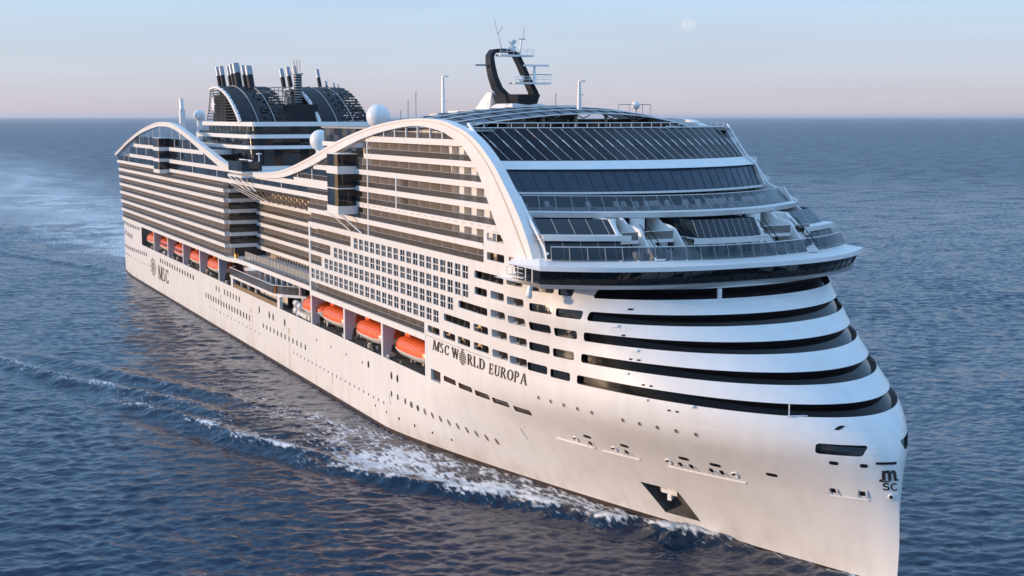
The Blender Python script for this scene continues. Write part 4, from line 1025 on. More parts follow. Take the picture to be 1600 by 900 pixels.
mb = MB(); mb.box(224, 244, -4, 9, 49.2, 51.9, 'white'); mb.hexa([(236, -3.4, 51.9), (247, -3.4, 51.9), (247, 4, 51.9), (236, 4, 51.9), (239.5, -2.6, 53.1), (245.5, -2.6, 53.1), (245.5, 3, 53.1), (239.5, 3, 53.1)], 'white')
mb.box(225, 247.2, -5.0, 6, 50.4, 52.0, 'white')
mb.hexa([(232, -3.2, 52.0), (238, -3.2, 52.0), (238, 0, 52.0), (232, 0, 52.0), (237, -3.2, 55), (239, -3.2, 55), (239, -1, 55), (237, -1, 55)], 'white'); mb.box(247.0, 250, -4.8, 7, 49.2, 52.8, 'white')
mh = B(mb, 'mast_house')
for y in (-1.9, 0.8, 3.4):
    mb = MB(); mb.box(250.0, 250.06, y-0.8, y+0.8, 51.55, 52.5, 'black'); B(mb, 'mast_house_window', mh)
mb = MB(); mb.box(238, 256, -14, -9, 49.2, 51.3, 'white'); mb.box(236, 240, -13.5, -9.5, 51.3, 51.6, 'grey'); B(mb, 'machinery_house')
for x, y, z0, z1 in ((238.9, -12, 49.2, 57.6), (263.0, 0, 52.0, 56.4)):
    mb = MB(); mb.tube([(x, y, z0), (x, y, z1)], [.38, .22], 'white2', 8); mb.box(x-.1, x+.5, y, y+.8, z1-.2, z1, 'white2'); mb.box(x-.1, x+.3, y, y+.6, lerp(z0, z1, .5), lerp(z0, z1, .5)+.15, 'white2'); B(mb, 'signal_mast')
for x, y, z0, z1 in ((226, -13, 49, 53.6), (232, -14, 49, 55), (250, 3, 52, 54.6), (220, -12, 49, 52)):
    mb = MB(); mb.tube([(x, y, z0), (x, y, z1)], .08, 'grey', 5); mb.lathe([(.12, 0), (.16, .15), (.05, .3)], (x, y, z1), 'white2', 6); B(mb, 'whip_antenna')
mb = MB(); mb.tube([(258, 13.2, 50.8), (258, 13.2, 52.6)], .2, 'white2'); mb.lathe([(.2, 0), (.6, .3), (.68, .75), (.45, 1.2), (.1, 1.3)], (258, 13.2, 52.1), 'white2', 14)
for y in (10, 12, 14.5, 16.0): mb.tube([(258, y, 50.6), (258, y, 52.9)], .06, 'grey', 4)
mb.tube([(258, 10, 52.9), (258, 16, 52.9)], .06, 'grey', 4); B(mb, 'satellite_dish')

# ------------------------------------------------------------------ hull details
def patch(outline, off, mat, name, parent=hull, thick=0.03):
    """flat plate laid on the curved hull: outline in (x, z)"""
    mb = MB(); a = [hullpt(x, z, off+thick)[0] for x, z in outline]; b = [hullpt(x, z, off)[0] for x, z in outline]
    mb.poly(a, mat); n = len(a)
    mb.add(a+b, [(i, (i+1) % n, n+(i+1) % n, n+i) for i in range(n)], mat)
    return B(mb, name, parent)
def disc(x, z, rx, rz, n=12): return [(x+rx*math.cos(2*math.pi*k/n), z+rz*math.sin(2*math.pi*k/n)) for k in range(n)]
mb = MB(); zs_ = (-0.9, 0.5)
xs_b = list(np.linspace(-4.5, 240, 40))+list(np.linspace(243, 333.0, 60))
a = [hullpt(x, zs_[0], 0.03)[0] for x in xs_b]; b = [hullpt(x, zs_[1], 0.03)[0] for x in xs_b]
mb.strip(a, b, 'boot'); mb.strip([(p[0], -p[1], p[2]) for p in a], [(p[0], -p[1], p[2]) for p in b], 'boot'); B(mb, 'boot_stripe', hull)
from math import cos, sin, pi
PH = []   # portholes given in ship coordinates (x, z, rx, rz)
def row(x0, z0, x1, z1, n, rx, rz, skip=()):
    for i in range(n):
        if i in skip: continue
        t = i/(n-1) if n > 1 else 0; PH.append((lerp(x0, x1, t), lerp(z0, z1, t), rx, rz))
row(249.6, 6.5, 274.8, 5.35, 12, .33, .52)
for x, z in ((243.7, 9.5), (246.3, 9.5), (233.0, 9.5)): PH.append((x, z, .42, .65))
for x, z in ((243.6, 6.5), (246.4, 6.5)): PH.append((x, z, .33, .52))
row(291.2, 15.15, 301.0, 15.0, 5, .22, .25); row(305.8, 14.92, 315.5, 14.9, 5, .22, .25)
for x, z in ((173.1, 9.6), (176.0, 9.6), (184.3, 9.6), (165.4, 9.7)): PH.append((x, z, .5, .8))
for i, (x, z, rx, rz) in enumerate(PH):
    o = patch(disc(x, z, rx+.07, rz+.07), 0.0, 'white', 'porthole'); q = patch(disc(x, z, rx, rz), 0.035, 'portglass' if z > 14 or (z < 6.2 and x > 255) else 'brown', 'pane', o, 0.01); q.matrix_parent_inverse = Matrix()
HW = []
def wrow(x0, z0, x1, z1, n, w, h):
    for i in range(n): t = i/(n-1); HW.append((lerp(x0, x1, t), lerp(z0, z1, t), w, h))
wrow(127.1, 9.8, 129.8, 9.8, 2, .8, 1.3); wrow(135.2, 9.8, 148.7, 9.8, 6, .8, 1.3); wrow(116.2, 6.7, 157.1, 6.7, 17, .9, 1.3)
wrow(168.2, 6.6, 197.7, 6.7, 12, .7, 1.0); wrow(-3.5, 16.4, 29.5, 16.6, 12, 1.5, 1.0); wrow(-2.1, 13.3, 16.6, 13.1, 6, 1.6, 1.5)
wrow(-2.7, 8.6, 39.8, 9.6, 14, 1.4, 1.1); wrow(60.9, 9.9, 102.5, 9.6, 14, 1.3, 1.2)
for x, z, w, h in HW: patch([(x-w/2, z-h/2), (x+w/2, z-h/2), (x+w/2, z+h/2), (x-w/2, z+h/2)], 0.0, 'brown', 'hull_window', thick=0.02)
mb = MB()                                                  # small scuttles and drains
for x0, z0, x1, z1, n in ((190, 4.4, 240, 4.3, 22), (205, 9.3, 230, 9.3, 4), (120, 4.3, 165, 4.4, 14), (-2, 6.2, 14, 6.4, 9), (20, 6.3, 45, 6.5, 10), (236, 3.0, 262, 2.9, 6)):
    for i in range(n):
        x, z = lerp(x0, x1, i/(n-1)), lerp(z0, z1, i/(n-1)); p, nn = hullpt(x, z, 0.0); q = 0.17
        mb.box(x-q, x+q, p.y-0.03, p.y+0.2, z-q*1.3, z+q*1.3, 'brown')
B(mb, 'drain_holes', hull, kind='stuff')
def plate(x, z, w, h, mat, name, off=0.0, th=0.04): return patch([(x-w/2, z-h/2), (x+w/2, z-h/2), (x+w/2, z+h/2), (x-w/2, z+h/2)], off, mat, name, thick=th)
# mooring fittings along the bow
for x, z in ((294.4, 10.0), (300.8, 9.95), (308.9, 10.0), (317.5, 10.1)):
    mb = MB(); c, nn = hullpt(x, z, 0); u = nn.cross(Z).normalized(); v = nn.cross(u)
    for k in range(14):
        a0, a1 = 2*pi*k/14, 2*pi*(k+1)/14; q = []
        for aa, r, o in ((a0, .55, .02), (a1, .55, .02), (a1, .42, .14), (a0, .42, .14)): q.append(c+(u*cos(aa)+v*sin(aa))*r+nn*o)
        mb.poly(q, 'white2'); q2 = [c+(u*cos(aa)+v*sin(aa))*r+nn*o for aa, r, o in ((a0, .42, .14), (a1, .42, .14), (a1, .05, .03), (a0, .05, .03))]; mb.poly(q2, 'boatwhite' if k < 9 else 'black')
    B(mb, 'hawsehole', hull, smooth=40)
for x, z, w in ((297.1, 10.9, 1.25), (303.1, 10.9, 1.25), (311.6, 11.0, 1.35), (315.6, 11.0, 1.35), (322.1, 11.1, 1.2), (328.7, 13.7, .7), (330.9, 13.65, .5), (328.1, 17.35, .35)):
    q = []
    for k in range(16):
        a = 2*pi*(k+.5)/16; q.append((x+w/2*math.copysign(abs(cos(a))**.5, cos(a)), z+.2*math.copysign(abs(sin(a))**.6, sin(a))))
    patch(q, 0.0, 'black', 'mooring_slot', thick=0.03)
for x, z in ((296.8, 9.9), (302.7, 9.95), (310.5, 10.0), (312.0, 10.05), (314.6, 10.1), (315.9, 10.1), (328.0, 10.35), (330.6, 10.45)):
    mb = MB()
    for dx in (-.42, .36):
        p, nn = hullpt(x+dx, z, 0); mb.add([p+nn*.02+Z*s for s in (-.45, .45)]+[p+nn*.09+Z*s for s in (.45, -.45)]+[hullpt(x+dx+.1, z, .02)[0]+Z*s for s in (-.45, .45)]+[hullpt(x+dx+.1, z, .09)[0]+Z*s for s in (.45, -.45)],
               [(0, 1, 2, 3), (4, 5, 6, 7), (3, 2, 6, 7), (1, 2, 6, 5)], 'grey')
    B(mb, 'roller_fairlead', hull); plate(x, z, .45, .5, 'black', 'fairlead_slot', 0.0, .02)
for x0, x1, z in ((290.2, 297.1, 9.35), (298.4, 304.2, 9.3), (308.4, 318.4, 9.35), (327.5, 331.1, 9.8)):
    mb = MB(); n = 10; xs_ = [lerp(x0, x1, i/n) for i in range(n+1)]
    a, b = [hullpt(x, z, .0)[0] for x in xs_], [hullpt(x, z, .09)[0] for x in xs_]; c = [p-Z*.12 for p in b]; d = [p-Z*.12 for p in a]
    mb.strip(a, b, 'hull'); mb.strip(b, c, 'hull'); mb.strip(c, d, 'hull'); B(mb, 'rubbing_strake', hull)
for x, z, h in ((283.2, 8.3, 1.5), (243, 5.4, 1.6), (214, 3.4, 1.5)): 
    patch([(x-.05, z-h/2), (x+.05, z-h/2), (x-.25, z+h/2), (x-.35, z+h/2)], 0.0, 'black', 'draught_mark', thick=.02)
for x in (131, 157, 159.6, 187.0):
    plate(x, 4.3, .14, 6.8, 'tan', 'hull_seam', 0.0, .03)
for x, z in ((131, 8.2), (158.4, 8.6), (187, 8.4)):
    patch(disc(x, z, .7, .6, 8), 0.0, 'tan', 'pilot_light', thick=.03)
# gallery fittings seen in the dark bands and small boxes on the bulwarks
for x, z in ((303.2, 25.9), (306.4, 23.35), (306.0, 20.65), (309.2, 18.0)):
    plate(x, z, .7, .26, 'white2', 'bulwark_camera', 0.0, .2)
for x, z in ((303.4, 27.9), (304.5, 25.0), (306.2, 22.4), (307.2, 22.4), (308.6, 19.7), (309.6, 19.7), (312.4, 17.3), (313.4, 17.3)):
    plate(x, z-.05, .42, .2, 'black', 'drain_slot', 0.0, .02)
mb = MB(); mb.box(306.2, 306.5, -4.9, -4.4, 28.6, 30.1, 'white2'); B(mb, 'gallery_post', hull)
for k, y in ():
    z = ZB[k]; xn = hp(z)[3]; mb = MB(); mb.box(xn-2.5, xn-2.2, y, y+.35, z-.1, z+1.3, 'grey'); mb.box(xn-3.2, xn-3.0, y+2.4, y+4, z-.1, z+.7, 'curtain'); B(mb, 'gallery_post', hull)
mb = MB(); a = hullpt(324.3, 18.1, .1)[0]; d = Vector((.45, .9, 0)); mb.tube([a, a+Z*1.7], .07, 'white2'); mb.tube([a-d*.2+Z*.12, a+d*2.0+Z*.15], .08, 'white2'); B(mb, 'bow_staff', hull)
mb = MB(); p = hullpt(315.2, 18.0, .05)[0]; mb.lathe([(.25, 0), (.3, .12), (.1, .3)], p, 'white2', 10); B(mb, 'bow_lamp', hull)
# anchor lying in its pocket
mb = MB(); c = hullpt(305.2, 4.6, -.8)[0]; nn = hullpt(305.2, 4.6)[1]; u = Vector((-nn.y, nn.x, 0)).normalized(); 
if u.x < 0: u = -u
def ab(u0, u1, z0, z1, d0, d1, m):
    p = [c+u*a+Z*zz_+nn*d for d in (d0, d1) for a, zz_ in ((u0, z0), (u1, z0), (u1, z1), (u0, z1))]; mb.hexa(p, m)
ab(-.3, .3, -1.1, 1.0, -.3, .25, 'white2'); ab(-1.2, 1.2, -.2, .3, -.35, .35, 'white2'); ab(.55, 1.4, -.1, 1.1, -.2, .55, 'boatwhite'); ab(-1.4, -.8, -.1, .8, -.3, .3, 'grey')
B(mb, 'anchor', hull)
# --- lettering
def stroke(p0, p1, w0, w1=None):
    w1 = w1 or w0; return [(p0[0]-w0/2, p0[1]), (p0[0]+w0/2, p0[1]), (p1[0]+w1/2, p1[1]), (p1[0]-w1/2, p1[1])]
def bar(x0, x1, z0, z1): return [(x0, z0), (x1, z0), (x1, z1), (x0, z1)]
def arcs(cx, cy, rx, ry, a0, a1, wt, n=10, ws=.07):
    r = []
    for i in range(n):
        q = []
        for a, s in ((a0+(a1-a0)*i/n, 1), (a0+(a1-a0)*(i+1)/n, 1), (a0+(a1-a0)*(i+1)/n, 0), (a0+(a1-a0)*i/n, 0)):
            ca, sa = cos(R(a)), sin(R(a)); w = ws+(wt-ws)*abs(ca); q.append((cx+(rx-(0 if s else w))*ca, cy+(ry-(0 if s else ws+.02))*sa))
        r.append(q)
    return r
def serif(x, z, w=.34, h=.06): return bar(x-w/2, x+w/2, z if z < .5 else z-h, z+h if z < .5 else z)
TK, TN = .2, .08
G = {
 'M': [stroke((.12, 0), (.12, 1), TN), stroke((.86, 0), (.86, 1), TK), stroke((.52, .02), (.16, 1), TN, TK), stroke((.52, .02), (.84, 1), TN), serif(.12, 0, .24), serif(.86, 0, .3), serif(.1, 1, .22), serif(.88, 1, .26)],
 'W': [stroke((.3, 0), (.08, 1), TN, TK), stroke((.3, 0), (.52, 1), TN), stroke((.74, 0), (.5, 1), TN, TK), stroke((.74, 0), (.94, 1), TN), serif(.1, 1, .3), serif(.92, 1, .24)],
 'S': arcs(.5, .74, .38, .26, 30, 270, TK)+arcs(.5, .26, .4, .26, 90, -150, TK),
 'C': arcs(.55, .5, .47, .5, 45, 315, TK, 14)+[bar(.86, .92, .66, .98), bar(.86, .92, .04, .3)],
 'R': [stroke((.2, 0), (.2, 1), TK), serif(.2, 0), serif(.17, 1, .3)]+arcs(.42, .74, .38, .26, 90, -90, TK)+[bar(.2, .45, .93, 1), bar(.2, .45, .48, .54), stroke((.9, 0), (.5, .5), TK), serif(.9, 0, .22)],
 'L': [stroke((.22, 0), (.22, 1), TK), serif(.2, 1), bar(.05, .9, 0, .07), stroke((.88, 0), (.92, .3), TN)],
 'D': [stroke((.2, 0), (.2, 1), TK), bar(.04, .45, 0, .07), bar(.04, .45, .93, 1)]+arcs(.42, .5, .5, .5, 90, -90, TK, 12),
 'E': [stroke((.22, 0), (.22, 1), TK), bar(.05, .85, 0, .07), bar(.05, .82, .93, 1), bar(.22, .66, .47, .54), bar(.8, .87, 0, .27), bar(.77, .83, .75, 1), bar(.62, .67, .38, .63)],
 'U': [stroke((.2, .3), (.2, 1), TK), stroke((.82, .3), (.82, 1), TN), serif(.2, 1), serif(.82, 1, .26)]+arcs(.5, .32, .38, .32, 180, 360, .14),
 'O': arcs(.5, .5, .47, .5, 0, 360, TK, 18),
 'P': [stroke((.2, 0), (.2, 1), TK), serif(.2, 0), serif(.17, 1, .3)]+arcs(.42, .73, .42, .27, 90, -90, TK)+[bar(.2, .45, .93, 1), bar(.2, .45, .46, .52)],
 'A': [stroke((.1, 0), (.46, 1), TN), stroke((.86, 0), (.5, 1), TK), bar(.2, .74, .3, .37), serif(.1, 0, .24), serif(.87, 0, .3)],
 ' ': []}
G['o'] = [bar(.44, .56, .98, 1.18), bar(.36, .64, 1.08, 1.13)]
for k in range(7):                                          # the globe: a striped ball in place of an O
    z0 = -.32+k*.19; z1 = z0+.11; c_ = .33; ry = .66
    w0 = .5*math.sqrt(max(0, 1-((z0-c_)/ry)**2)); w1 = .5*math.sqrt(max(0, 1-((z1-c_)/ry)**2)); G['o'].append([(.5-w0, z0), (.5+w0, z0), (.5+w1, z1), (.5-w1, z1)])
def letter(ch, x0, w, z0, h, name='letter', lean=0.0):
    mb = MB()
    for pl_ in G[ch]:
        pts = [(x0+(gx+lean*gz)*w, z0+gz*h) for gx, gz in pl_]
        a = [hullpt(x, z, .09)[0] for x, z in pts]; b = [hullpt(x, z, -.02)[0] for x, z in pts]
        mb.poly(a, 'letter'); n = len(a); mb.add(a+b, [(i, (i+1) % n, n+(i+1) % n, n+i) for i in range(n)], 'letter')
    return B(mb, name, hull)
def word(txt, spans, z0, h, lean=0.0):
    for ch, (a, b) in zip(txt, spans): letter(ch, a, b-a, z0, h, lean=lean)
def split(x0, x1, ws, gap=.12):
    t = sum(ws)+gap*(len(ws)-1); r = []; x = x0; s = (x1-x0)/t
    for w in ws: r.append((x, x+w*s)); x += (w+gap)*s
    return r
word('MSC', split(260.8, 266.7, [1.2, .75, .85]), 16.62, 1.5, lean=.18)
word('W', [(267.9, 270.2)], 16.62, 1.5); word('o', [(270.5, 272.7)], 16.65, 1.5); word('RLD', split(273.2, 278.6, [.95, .85, 1.0]), 16.55, 1.5)
word('EUROPA', split(279.6, 288.9, [.85, .95, .95, 1.05, .85, 1.0]), 16.35, 1.48, lean=.1)
word('MSC', split(57.5, 71.5, [1.25, .7, .9]), 4.2, 4.0)
mb = MB(); cx, cz = 50.0, 6.9                                # compass star aft
def flat(pts, mat, off):
    a = [(x, -half(x, z)-off, z) for x, z in pts]; mb.poly(a, mat)
def ring(rx, rz, w, n, off):
    for k in range(n):
        a0, a1 = 2*pi*k/n, 2*pi*(k+1)/n
        flat([(cx+rx*cos(a0), cz+rz*sin(a0)), (cx+rx*cos(a1), cz+rz*sin(a1)), (cx+(rx-w*1.4)*cos(a1), cz+(rz-w)*sin(a1)), (cx+(rx-w*1.4)*cos(a0), cz+(rz-w)*sin(a0))], 'letter', off)
ring(3.6, 2.5, .3, 24, .05)
for k in range(16):
    a = 2*pi*k/16; L = 1.0 if k % 4 == 0 else .72 if k % 2 == 0 else .5; da = .17
    flat([(cx, cz), (cx+5.2*.33*cos(a-da), cz+3.8*.33*sin(a-da)), (cx+5.2*L*cos(a), cz+3.8*L*sin(a))], 'letter', .06)
B(mb, 'compass_emblem', hull)
# emblem on the stem, and its fittings
def nosept(y, z, off=0.05):
    lo, hi = 300.0, hp(z)[3]
    for _ in range(40):
        m = (lo+hi)/2
        if half(m, z) > abs(y): lo = m
        else: hi = m
    n = hullpt(min(lo, hp(z)[3]-.06), z)[1]; 
    if y > 0: n = Vector((n.x, -n.y, n.z))
    return Vector((lo, y, z))+n*off
def noseplate(polys, mat, name):
    mb = MB()
    for pl_ in polys: mb.poly([nosept(y, z, .09) for y, z in pl_], mat); mb.poly([nosept(y, z, .01) for y, z in pl_][::-1], mat)
    return B(mb, name, hull)
NY = -1.5; NW = 1.5
def nb(x0, x1, z0, z1): return [(NY+NW*x0, z0), (NY+NW*x1, z0), (NY+NW*x1, z1), (NY+NW*x0, z1)]
m_ = [nb(.04, .24, 12.15, 13.2), nb(.40, .60, 12.15, 13.05), nb(.76, .96, 12.15, 13.05), nb(.24, .52, 12.95, 13.25), nb(.60, .90, 12.95, 13.25), nb(-.1, .04, 12.02, 12.25), nb(.96, 1.08, 12.1, 12.3), nb(-.05, .5, 11.98, 12.1)]
noseplate(m_, 'letter', 'stem_letter')
def ncurve(cx_, cz_, rx, rz, a0, a1, w, n=10):
    r = []
    for i in range(n):
        t0, t1 = R(a0+(a1-a0)*i/n), R(a0+(a1-a0)*(i+1)/n)
        r.append([(NY+NW*(cx_+rx*cos(t0)), cz_+rz*sin(t0)), (NY+NW*(cx_+rx*cos(t1)), cz_+rz*sin(t1)), (NY+NW*(cx_+(rx-w)*cos(t1)), cz_+(rz-w*1.2)*sin(t1)), (NY+NW*(cx_+(rx-w)*cos(t0)), cz_+(rz-w*1.2)*sin(t0))])
    return r
noseplate(ncurve(.27, 11.68, .19, .24, 20, 270, .1)+ncurve(.27, 11.32, .2, .24, 90, -160, .1), 'letter', 'stem_letter')
noseplate(ncurve(.76, 11.5, .24, .42, 40, 320, .1), 'letter', 'stem_letter')
noseplate([nb(-.3+.2*k_, -.1+.2*k_, 13.85, 14.1) for k_ in range(7)], 'black', 'stem_slot')
mb = MB(); p = nosept(-.7, 10.4, .0); q = nosept(-.7, 10.4, .2); mb.tube([p, q], [.36, .3], 'white2', 12); mb.tube([q, q+(q-p)*.05], .2, 'black', 10); B(mb, 'hawsehole', hull)
# bronze deck edge strips and vent rows on the white bands of the forward block
mb = MB()
for x in np.arange(204, 292, 2.7): mb.box(x, x+1.0, -BH-.09, -BH-.02, 36.35, 36.47, 'tan')
B(mb, 'vent_slots', side, kind='stuff')

# ------------------------------------------------------------------ lifeboats
def lifeboat_parts(root, L, tender=False):
    """hull, canopy and fittings around the origin: x forward, keel at z = 0"""
    W_, n = 2.35, 22
    def sec(t):                     # half width and sheer along the boat
        e = abs(2*t-1); w = W_*(1-max(0, e-.45)**2/.36*.95)**.5 if e > .45 else W_
        return max(w, .35), .0+.55*max(0, (2*t-1))**3+.15*max(0, (1-2*t))**3
    mb = MB(); rings = []
    for i in range(n+1):
        t = i/n; w, sh = sec(t); x = (t-.5)*L
        rings.append([(x, -w, 1.12+sh), (x, -w*.96, .9+sh), (x, -w*.72, .32+sh), (x, -w*.2, .0+sh*1.4), (x, w*.2, .0+sh*1.4), (x, w*.72, .32+sh), (x, w*.96, .9+sh), (x, w, 1.12+sh)])
    for a, b in zip(rings, rings[1:]): mb.strip(a, b, 'boatwhite')
    mb.poly(rings[0], 'boatwhite'); mb.poly(rings[-1], 'boatwhite')
    h = mb.build('boat_hull', root, smooth=40)
    mb = MB(); rings = []
    for i in range(n+1):
        t = i/n; w, sh = sec(t); x = (t-.5)*L; e = abs(2*t-1); top = 3.25-(max(0, e-.55)**2)*4.6
        top = max(top, 1.9+sh*.6); w2 = w*.97
        rings.append([(x, -w2, 1.13+sh*.9), (x, -w2*.98, lerp(1.13, top, .52)), (x, -w2*.66, lerp(1.13, top, .92)), (x, -w2*.3, top), (x, w2*.3, top), (x, w2*.66, lerp(1.13, top, .92)), (x, w2*.98, lerp(1.13, top, .52)), (x, w2, 1.13+sh*.9)])
    for a, b in zip(rings, rings[1:]): mb.strip(a, b, 'orange')
    mb.poly(rings[0], 'orange'); mb.poly(rings[-1], 'orange')
    c = mb.build('canopy', root, smooth=40)
    for i in range(2, n-1, 2):
        q = MB(); q.tube(rings[i], .045, 'orange', 4); q.build('canopy_rib', c)
    q = MB(); q.tube([(r[0][0], r[0][1]-.03, r[0][2]) for r in rings], .09, 'boatwhite', 5); q.build('rubbing_rail', h)
    q = MB(); q.hexa([(-L*.36, -.6, 3.0), (-L*.22, -.6, 3.0), (-L*.22, .6, 3.0), (-L*.36, .6, 3.0), (-L*.35, -.5, 3.75), (-L*.24, -.5, 3.75), (-L*.24, .5, 3.75), (-L*.35, .5, 3.75)], 'orange'); q.build('conning_hatch', root)
    for x in (-L*.3, L*.3):
        q = MB(); q.tube([(x, 0, 2.9), (x, 0, 3.7)], .12, 'grey', 6); q.build('lifting_hook', root)
    if tender:
        for i in range(4):
            q = MB(); x = -L*.3+i*L*.17; q.box(x, x+L*.12, -W_*.985, -W_*.93, 1.75, 2.25, 'glass'); q.build('boat_window', c)
def copy_tree(o, parent=None):
    c = o.copy(); COL.objects.link(c)
    if parent: c.parent = parent; c.matrix_parent_inverse = o.matrix_parent_inverse.copy()
    for ch in list(o.children): copy_tree(ch, c)
    return c
GB = 'orange lifeboats in the bays along the side'
LB = [(43.0, 14.6, False, 'orange lifeboat in the aftmost bay, nearest the stern'), (62.2, 14.6, True, 'orange tender boat with a window row, second bay from the stern'),
      (81.5, 14.6, True, 'orange tender boat with a window row, middle of the five aft bays'), (100.8, 14.6, False, 'orange lifeboat in the fourth bay from the stern'),
      (120.3, 14.6, False, 'orange lifeboat in the bay just aft of the dark terrace'), (198.2, 12.0, False, 'orange boat half hidden behind the white post, beside the white raft canisters'),
      (211.7, 14.8, False, 'orange lifeboat in the aft of the three forward bays'), (230.5, 14.8, False, 'orange lifeboat in the middle of the three forward bays'),
      (249.4, 15.4, False, 'nearest and largest orange lifeboat, in the bay beside the ship\'s name')]
proto = {}
for x, L, tnd, lab in LB:
    key = (L, tnd)
    if key not in proto:
        e = empty('lifeboat', (x, -20.6, 12.75), lab, 'lifeboat', GB); lifeboat_parts(e, L, tnd); proto[key] = e
    else:
        e = copy_tree(proto[key]); e.location = (x, -20.6, 12.75)
    e['label'] = lab; e['category'] = 'lifeboat'; e['group'] = GB
rp = None
for (x, z), lab in zip(((187.6, 13.85), (190.2, 13.55), (187.6, 12.4), (190.2, 12.15)), ('upper aft one of four white raft canisters beside the lifeboat', 'upper forward one of four white raft canisters beside the lifeboat',
                  'lower aft one of four white raft canisters beside the lifeboat', 'lower forward one of four white raft canisters beside the lifeboat')):
    if rp is None:
        e = empty('liferaft_canister', (x, -21.9, z), lab, 'liferaft', 'white liferaft canisters'); rp = e
        mb = MB(); mb.tube([(-1.0, 0, 0), (-.85, 0, 0), (.85, 0, 0), (1.0, 0, 0)], [.35, .62, .62, .35], 'white2', 16); mb.build('canister_shell', e, smooth=40)
        mb = MB(); 
        for xx_ in (-.45, .45): mb.tube([(xx_-.05, 0, 0), (xx_+.05, 0, 0)], .65, 'grey', 16)
        mb.build('strap', e); mb = MB(); mb.box(-.8, .8, -.5, .5, -.75, -.58, 'tan'); mb.build('cradle', e)
    else: e = copy_tree(rp); e.location = (x, -21.9, z)
    e['label'] = lab; e['category'] = 'liferaft'; e['group'] = 'white liferaft canisters'

# ------------------------------------------------------------------ the sea
def seg_dist(px, py, pl_):
    """distance to a polyline, arc parameter 0..1, and signed side (+ away from the ship)"""
    best = np.full(px.shape, 1e9); par = np.zeros(px.shape); side_ = np.zeros(px.shape)
    P = np.array(pl_, float); n = len(P)-1
    for i in range(n):
        a, b = P[i], P[i+1]; d = b-a; L2 = d@d
        t = np.clip(((px-a[0])*d[0]+(py-a[1])*d[1])/L2, 0, 1); dx = px-(a[0]+t*d[0]); dy = py-(a[1]+t*d[1]); dd = np.hypot(dx, dy)
        k = dd < best; best[k] = dd[k]; par[k] = ((i+t)/n)[k]; side_[k] = (np.sign(d[0]*dy-d[1]*dx))[k]
    return best, par, side_
C0 = np.array([434.0, -97.0])
rad = np.concatenate([np.geomspace(45, 110, 60)[:-1], np.geomspace(110, 900, 900), np.geomspace(905, 60000, 160)])
ang = np.radians(np.linspace(92, 218, 1750))   # fan toward the view, wide enough for steps aside
ang = np.concatenate([ang, np.radians(np.linspace(222, 360+88, 50))])
RR, AA = np.meshgrid(rad, ang, indexing='ij'); PX = C0[0]+RR*np.cos(AA); PY = C0[1]+RR*np.sin(AA)
HZ = np.zeros_like(PX); wr = np.random.default_rng(5)
def amp_fade(lmb): return 1/(1+(RR*0.0042/lmb)**4)
for i in range(84):
    lmb = float(np.exp(wr.uniform(np.log(0.9), np.log(7.5)))); th = R(-30)+wr.normal(0, 0.5); k = 2*pi/lmb
    am = 0.0060*lmb**0.70; ph = wr.uniform(0, 2*pi); q = k*(PX*math.cos(th)+PY*math.sin(th))+ph+0.6*np.sin(PX/47+i)+0.6*np.sin(PY/39+2*i)
    s = np.sin(q); HZ += am*(s+0.25*np.cos(2*q))*amp_fade(lmb)
gust = 0.82+0.5*np.sin(PX/83+1.1*np.sin(PY/61))*np.sin(PY/97+0.8*np.sin(PX/120))*np.sin(PX/41+PY/57)+.22*np.sin(PX/23+2*np.sin(PY/31))*np.sin(PY/19+1.5*np.sin(PX/37)); HZ *= gust*(1-np.clip((RR-350)/750, 0, 1)**1.5)
def vnoise(x, y, seed):
    r = np.random.default_rng(seed); T = r.random((256, 256)); xi = np.floor(x).astype(int); yi = np.floor(y).astype(int); fx = x-xi; fy = y-yi
    fx = fx*fx*(3-2*fx); fy = fy*fy*(3-2*fy); g = lambda a, b: T[a % 256, b % 256]
    return (g(xi, yi)*(1-fx)+g(xi+1, yi)*fx)*(1-fy)+(g(xi, yi+1)*(1-fx)+g(xi+1, yi+1)*fx)*fy
def fbm(x, y, seed, o=4):
    a, s, t = .5, 0, 0
    for i in range(o): s = s+a*vnoise(x*2**i, y*2**i, seed+i); t += a; a *= .55
    return s/t
FOAM = np.zeros_like(PX); near = RR < 900
NX, NYY = PX[near], PY[near]; nh = np.zeros_like(NX); nf = np.zeros_like(NX)
n1 = fbm(NX*.20, NYY*.36, 21); n2 = fbm(NX*.55, NYY*1.2, 31, 5); n3 = fbm(NX*.07, NYY*.07, 41)
# diverging bow-wave crests (x, y), crest height, width, foam strength at start and end
CR = [([(318, -5), (309, -8.0), (305, -11), (300, -14.8), (292, -18.5), (284, -23), (278, -28), (269, -32), (259, -38), (250, -42)], 1.0, 2.0, (.55, 1.0, .75)),
      ([(262, -34), (252, -39), (243, -43.5), (236, -46.5), (226, -49), (214, -52), (200, -58), (186, -64)], .95, 2.1, (.4, .95, .25)),
      ([(226, -44), (214, -46), (203, -50), (193, -55), (177, -64), (152, -73), (130, -83), (100, -98)], .8, 2.4, (.1, .5, .2)),
      ([(215, -37), (198, -44), (180, -52), (160, -61), (130, -75)], .55, 2.3, (.15, .05, .1)),
      ([(150, -75), (120, -84), (80, -96), (20, -115), (-60, -140)], .6, 3.2, (.25, .35, .05)),
      ([(2, -24), (-20, -31), (-45, -40), (-90, -58), (-160, -84)], .5, 2.2, (.7, .3, .1))]
